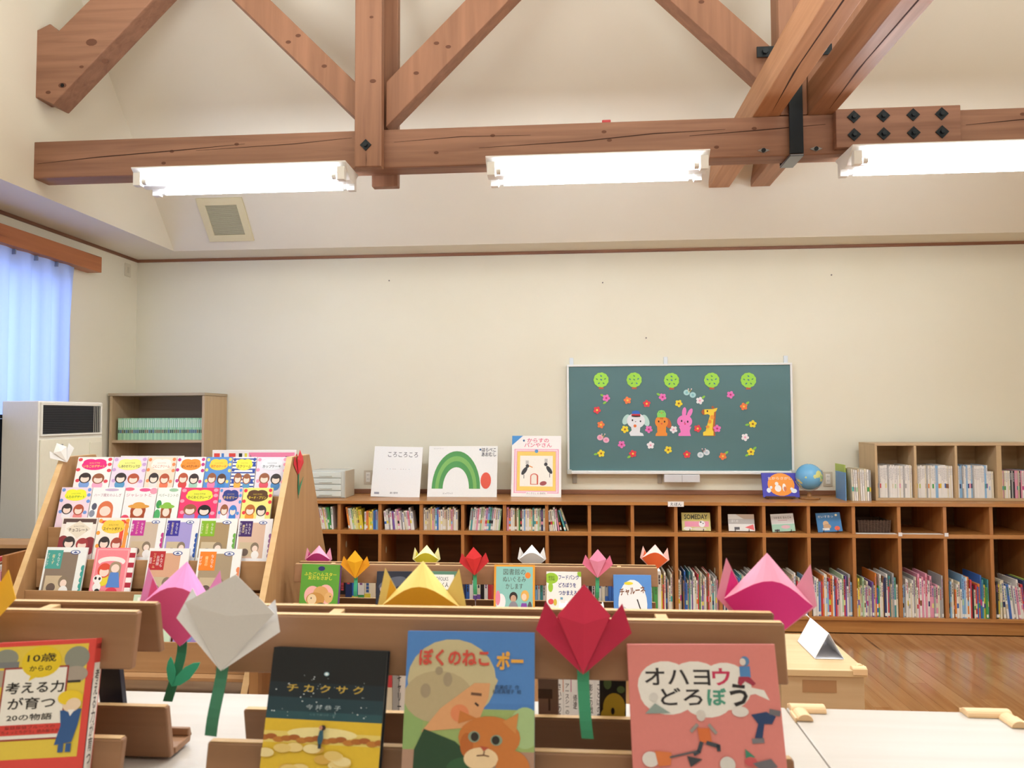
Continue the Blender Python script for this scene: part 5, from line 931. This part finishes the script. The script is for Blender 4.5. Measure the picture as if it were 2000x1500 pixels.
# books standing behind the far stands, seen through the gaps
FG = 'books standing behind the far stands'
for l, r_, cols, cat_ in ((655, 728, ['navy', 'black', 'navy', 'blue', 'white', 'cream'], 'a'), (905, 962, ['navy', 'blue', 'white', 'white', 'cream', 'black', 'white', 'red'], 'b'), (1046, 1066, ['light blue', 'white', 'teal', 'white'], 'c'), (1137, 1200, ['white', 'cream', 'black', 'white', 'brown', 'white', 'cream', 'grey', 'blue', 'blue'], 'd'), (1276, 1290, ['green', 'white'], 'e')):
    x = at(l, 1160, 3.16).x; e_x = at(r_, 1160, 3.16).x; tt_ = (e_x-x)/len(cols)
    wn = {'a': 'through the gap right of the hamster book', 'b': 'through the gap under the red far tulip', 'c': 'through the gap right of the orange book', 'd': 'through the gap under the light pink tulip', 'e': 'right of the bright blue book'}[cat_]
    for i, col in enumerate(cols):
        t = tt_*(1.0)-.001; spine_book('upright_book', '%s upright book, %s from left %s' % (col, ORD[i], wn), x, 3.125+.003*(i % 2), .7335, t, .178+.012*(i % 3)-(.02 if cat_ == 'a' else 0), .085, NAMES[col], FG, 0, cat_ != 'a'); x += tt_
# ---------------------------------------------------------------- books on the near stands
def near(px0, px1, pyt, label, cover, shapes, T, H, yaw=0, roll=0, spine='L', sc=None, sa=None):
    Yt = .930; a_, c_ = at(px0, pyt, Yt), at(px1, pyt, Yt); W_ = (c_.x-a_.x)/math.cos(R(yaw)); ln = 14
    zt_ = (a_.z+c_.z)/2; top = Vector(((a_.x+c_.x)/2, Yt, zt_))
    base = top-Vector((math.sin(R(roll))*H, math.sin(R(ln))*H, math.cos(R(ln))*H))
    book('front_book', label, base, W_, H, T, cover, shapes, ln, yaw, roll, spine, sc, sa, 'books shown on the near stands')
s10 = [('r', '#e5c94a', .03, .02, .90, .96), ('e', '#8c8f84', .12, .86, .12, .08), ('e', '#8c8f84', .80, .84, .12, .10), ('r', '#7a7d80', .03, .78, .24, .83), ('r', '#b0a492', .03, .62, .2, .76), ('e', '#a89c90', .80, .70, .12, .07), ('r', '#33302c', .72, .63, .86, .65), ('r', '#9c3a34', .12, .17, .67, .78), ('r', '#f2eee6', .135, .185, .655, .765), ('e', '#e8c926', .43, .82, .19, .135), ('p', '#e8c926', [(.36, .74), (.42, .70), (.34, .66)]),
       ('t', '#22201e', '10歳', .43, .855, .26, .075, .012), ('t', '#22201e', 'からの', .43, .765, .20, .045, .012), ('t', '#1c1a1a', '考える力', .40, .605, .52, .10, .018), ('t', '#1c1a1a', 'が育つ', .39, .475, .42, .10, .014), ('t', '#1c1a1a', '20の物語', .385, .36, .40, .055, .012), ('p', '#d8433c', [(.04, .34), (.08, .355), (.12, .30), (.66, .30), (.72, .355), (.76, .34), (.70, .22), (.66, .215), (.10, .215), (.07, .225)]), ('t', '#5c1c1c', '童話探偵ブルースの', .40, .278, .44, .03), ('t', '#5c1c1c', '「ちょっとちがう」読み解き方', .40, .242, .52, .028),
       ('p', '#2f5a94', [(.70, .40), (.90, .41), (.88, .28), (.84, .14), (.68, .12), (.72, .28)]), ('e', '#f0d6b8', .80, .45, .085, .065), ('e', '#f0cf2e', .78, .505, .115, .062), ('p', '#f0cf2e', [(.68, .47), (.90, .47), (.9, .53), (.68, .53)]), ('e', '#f0d6b8', .82, .45, .07, .05), ('p', '#f4f0ec', [(.77, .405), (.84, .405), (.80, .35)]), ('r', '#2f5a94', .72, .06, .77, .13), ('r', '#2f5a94', .79, .06, .84, .13), ('e', '#c9a080', .02, .28, .06, .06)]
def ushift(sh):
    f = lambda u: .02+1.12*u if u < .68 else min(u+.035, 1); out = []
    for s in sh:
        s = list(s)
        if s[0] == 'r': s[2], s[4] = f(s[2]), f(s[4])
        elif s[0] == 'e': s[2] = f(s[2])
        elif s[0] == 'p': s[2] = [(f(u), v) for u, v in s[2]]
        elif s[0] == 't': s[3] = f(s[3]); s[5] *= 1.06
        out.append(tuple(s))
    return out
s10 = ushift(s10)
near(1, 189, 1251, 'red and yellow book titled 10歳からの考える力が育つ20の物語', '#de4a44', vscale(s10, .755), .022, .192, 6, -2.0, 'R', '#de4a44', [('r', '#f2eee6', .12, .0, .9, .84), ('t', '#1c1a1a', vert('考える力が育つ'), .55, .5, .5, .60, .012), ('r', '#221c1c', .02, .12, .12, .74), ('t', '#5c1c1c', '10歳', .5, .95, .7, 0, .01)])
sch = [('r', '#0c141c', 0, .64, 1, 1), ('r', '#122430', 0, .545, 1, .72), ('r', '#1d3c48', 0, .455, 1, .60), ('r', '#26505a', 0, .405, 1, .49), ('r', '#e2bd34', 0, .0, 1, .426), ('r', '#e8d070', 0, .24, 1, .33), ('e', '#f2e2a0', .5, .32, .3, .05)]
for i in range(16): sch.append(('e', ('#b06a2c', '#a8602a', '#c07c34')[i % 3], i/15, .275+.012*math.sin(i*2.1), .05, .022))
for i in range(26): sch.append(('e', ('#e6c878', '#f0dca0', '#d8ac50', '#ecd28c')[i % 4], rs.uniform(.03, .97), -.1+.013*i+rs.uniform(-.02, .02), .075, .035))
for i in range(46): sch.append(('e', '#e4eef4', rs.uniform(.04, .96), rs.uniform(.45, .78), .003+.003*(i % 3 == 0), .0022+.002*(i % 3 == 0)))
sch += [('e', '#9cc4d4', .50, .80, .022, .016), ('e', '#f4fbff', .50, .80, .013, .0095), ('t', '#c9ab4e', 'チ カ ク サ ク', .50, .68, .66, .062, .015), ('t', '#b4c4cc', '今 井 恭 子', .50, .533, .30, .038), ('t', '#6a8c94', 'いとうあつき・絵', .50, .475, .22, .016), ('e', '#3c2424', .515, .375, .022, .022), ('e', '#c98c74', .495, .375, .014, .016), ('p', '#2f5c70', [(.488, .355), (.518, .355), (.525, .29), (.512, .25), (.482, .25), (.476, .29)]), ('r', '#2a3c4c', .485, .215, .512, .25)]
near(533, 756, 1268, 'dark starry book titled チカクサク with a golden field', '#101820', vscale(sch, .70), .016, .210, -1, .8, 'L')
sne = [('r', '#4f86cc', 0, .5, 1, 1), ('r', '#9ab06c', 0, .0, 1, .46), ('e', '#a8c48c', .93, .34, .12, .14), ('e', '#8fae6c', .03, .36, .12, .18), ('r', '#b08c78', .0, .0, 1, .18), ('e', '#c8bc94', .36, .66, .345, .285), ('e', '#b8a884', .26, .54, .27, .18), ('p', '#c8bc94', [(.60, .80), (.72, .66), (.70, .62), (.56, .64)]), ('e', '#a3947a', .16, .58, .04, .05), ('e', '#a3947a', .33, .66, .035, .05), ('e', '#a3947a', .26, .72, .03, .03), ('p', '#dca272', [(.54, .64), (.66, .64), (.65, .54), (.62, .48), (.56, .34), (.14, .30), (.28, .46)]), ('e', '#e0885c', .43, .43, .07, .06), ('l', '#6c4a38', [(.52, .565), (.59, .56)], .02), ('l', '#3c2a24', [(.55, .50), (.57, .485)], .015),
       ('p', '#23462f', [(.16, .32), (.40, .24), (.56, .12), (.70, .0), (.08, .0), (.09, .18)]), ('e', '#2f5a3a', .5, .06, .16, .08), ('e', '#c9793a', .66, .27, .235, .145), ('p', '#c9793a', [(.42, .36), (.43, .45), (.56, .40)]), ('p', '#d08a4a', [(.76, .38), (.88, .44), (.86, .30)]), ('e', '#b8652c', .49, .22, .05, .08), ('e', '#eccfa4', .60, .13, .13, .075), ('e', '#c9793a', .84, .06, .13, .13), ('e', '#eccfa4', .73, .02, .08, .05), ('e', '#8a9a84', .545, .275, .045, .038), ('e', '#2a2422', .55, .275, .03, .03), ('e', '#8a9a84', .715, .255, .045, .036), ('e', '#2a2422', .71, .255, .03, .029), ('p', '#b8543c', [(.59, .215), (.66, .205), (.62, .18)]), ('l', '#6c4030', [(.625, .18), (.62, .155)], .008), ('l', '#6c4030', [(.57, .15), (.62, .155), (.66, .148)], .008),
       ('t', '#cf4f42', 'ぼくのねこ', .375, .815, .55, .12, .035), ('t', '#ecae44', 'ポー', .81, .80, .21, .13, .04), ('t', '#26303c', '岩瀬成子  作\n松成真理子  絵', .79, .60, .22, .06)]
near(797, 1044, 1234, 'blue picture book titled ぼくのねこポー with a boy and orange cat', '#4a80c6', vscale(sne, .74), .010, .226, 0, -.2, 'R', '#8fae9c')
soh = [('e', '#ece8e2', .25, .66, .19, .20), ('e', '#ece8e2', .45, .66, .2, .20), ('e', '#ece8e2', .65, .66, .17, .19), ('e', '#ece8e2', .26, .60, .19, .17), ('e', '#ece8e2', .52, .56, .17, .15), ('p', '#ece8e2', [(.7, .68), (.9, .63), (.93, .55), (.84, .60), (.72, .57)]), ('t', '#26242a', 'オハヨ', .33, .735, .44, .14, .015), ('t', '#c8345c', 'ウ', .625, .735, .12, .14, .025), ('t', '#26242a', 'どろ', .35, .575, .28, .14, .015), ('t', '#4f9a84', 'ぼ', .585, .575, .13, .14, .03), ('t', '#26242a', 'う', .73, .59, .12, .18, .03),
       ('e', '#5a86b4', .79, .885, .03, .033), ('e', '#e0d4cc', .775, .88, .02, .025), ('p', '#4f86c0', [(.75, .85), (.82, .85), (.82, .775), (.75, .775)]), ('p', '#a4344c', [(.74, .78), (.81, .78), (.85, .735), (.83, .72), (.78, .75), (.75, .72), (.73, .735)]), ('e', '#d8d4d0', .165, .64, .028, .03), ('p', '#8fa09c', [(.10, .53), (.17, .60), (.27, .535)]), ('p', '#26406c', [(.80, .53), (.90, .55), (.96, .52), (.93, .47), (.88, .47), (.86, .38), (.81, .38), (.84, .47)]), ('e', '#e2dcd8', .73, .55, .055, .035), ('l', '#6f6c74', [(.93, .55), (.98, .54)], .035), ('l', '#7a7880', [(.80, .36), (.86, .365)], .03),
       ('e', '#d6cec8', .47, .52, .03, .035), ('p', '#d8703c', [(.44, .44), (.52, .44), (.53, .35), (.45, .345)]), ('l', '#9a9490', [(.44, .46), (.40, .42)], .02), ('l', '#9a9490', [(.52, .46), (.56, .41)], .02), ('l', '#3c4450', [(.46, .345), (.44, .29), (.41, .275)], .025), ('l', '#3c4450', [(.50, .345), (.57, .325), (.57, .30)], .025), ('e', '#e2dcd8', .12, .235, .055, .05), ('p', '#dc7a44', [(.15, .29), (.26, .28), (.25, .20), (.17, .19)]), ('l', '#5c5a60', [(.25, .25), (.42, .29)], .012), ('p', '#3c4048', [(.36, .26), (.46, .24), (.38, .19)]), ('e', '#d8d4d0', .62, .21, .05, .05), ('p', '#3f8a70', [(.74, .31), (.80, .26), (.74, .24)]), ('e', '#c8565c', .77, .23, .04, .03), ('p', '#6f6c74', [(.78, .22), (.90, .25), (.94, .20), (.84, .17)])]
near(1222, 1509, 1258, 'salmon pink book titled オハヨウどろぼう with running figures', '#dc8580', vscale(soh[:11], .66)+vscale(soh[11:], .79), .010, .215, -2, -1.6, 'R', '#d27c78')
# books resting on the rear side of the near stands: only their backs show through the gap
RG = 'books on the rear side of the near stands'
def rearbook(px0, px1, label, col, shapes, H=.20):
    a_, c_ = at(px0, 1350, 1.075), at(px1, 1350, 1.075); W_ = c_.x-a_.x
    base = Vector(((a_.x+c_.x)/2, 1.074, ZW+.0152))
    book('rear_book', label, base, W_, H, .010, col, shapes, -10.6, 0, 0, 'R', None, None, RG)
rearbook(1052, 1091, 'book with a brown piano picture behind the near right stand', '#8c7468', [('r', '#7c6458', 0, .1, 1, .25), ('r', '#4c3830', .0, .46, .7, .54), ('r', '#4c3830', .5, .36, .6, .46), ('r', '#9c8478', .1, .62, .9, .66)], .185)
rearbook(1170, 1221, 'black book with a yellow flower behind the near right stand', '#16161a', [('e', '#c9b43c', .55, .40, .42, .12), ('e', '#c9b43c', .5, .33, .46, .09), ('e', '#16161a', .5, .37, .07, .03), ('e', '#5c7a4c', .3, .60, .15, .05), ('e', '#5c7a4c', .8, .55, .15, .03)], .185)
rearbook(205, 250, 'navy book behind the near left stand', '#1c2438', [], .175)
# small books standing on the white top behind the near right stand
x = at(748, 1385, 1.235).x
SB = [('pink', '', 1), ('cream', '', 1), ('grey', '', 1), ('white', 'キャリー', 1)]
for i, (col, tx_, _) in enumerate(SB):
    t = .0105; o = spine_book('small_book', '%s small book, %s from left behind the dark starry book' % (col, ORD[i]), x, 1.21, ZW, t, .176 if i != 3 else .165, .09, NAMES[col], 'small books behind the near right stand', 0, False)
    if tx_: printed('spine_title', [('t', '#26242a', vert(tx_), .5, .30, .6, .34, .01)], t, .165, o, -.0006)
    x += t+.0008
x = at(1093, 1385, 1.235).x
for i, tx_ in enumerate(('さいごの島', 'アースシーの風', '帰還', 'アースシー外伝', '影との戦い', 'ことばの書')):
    t = .0122; o = spine_book('small_book', 'white small paperback, %s from left behind the crimson tulip stem' % ORD[i], x, 1.21, ZW, t, .176, .09, '#f0efec', 'small books behind the near right stand', 0, False)
    printed('spine_title', [('r', '#f0efec', .02, .02, .98, .9), ('t', '#26242a', vert(tx_), .5, .21, .55, .066*min(len(tx_), 5), .01)], t, .176, o, -.0005)
    x += t+.0006
bpy.data.objects.remove(_fo)
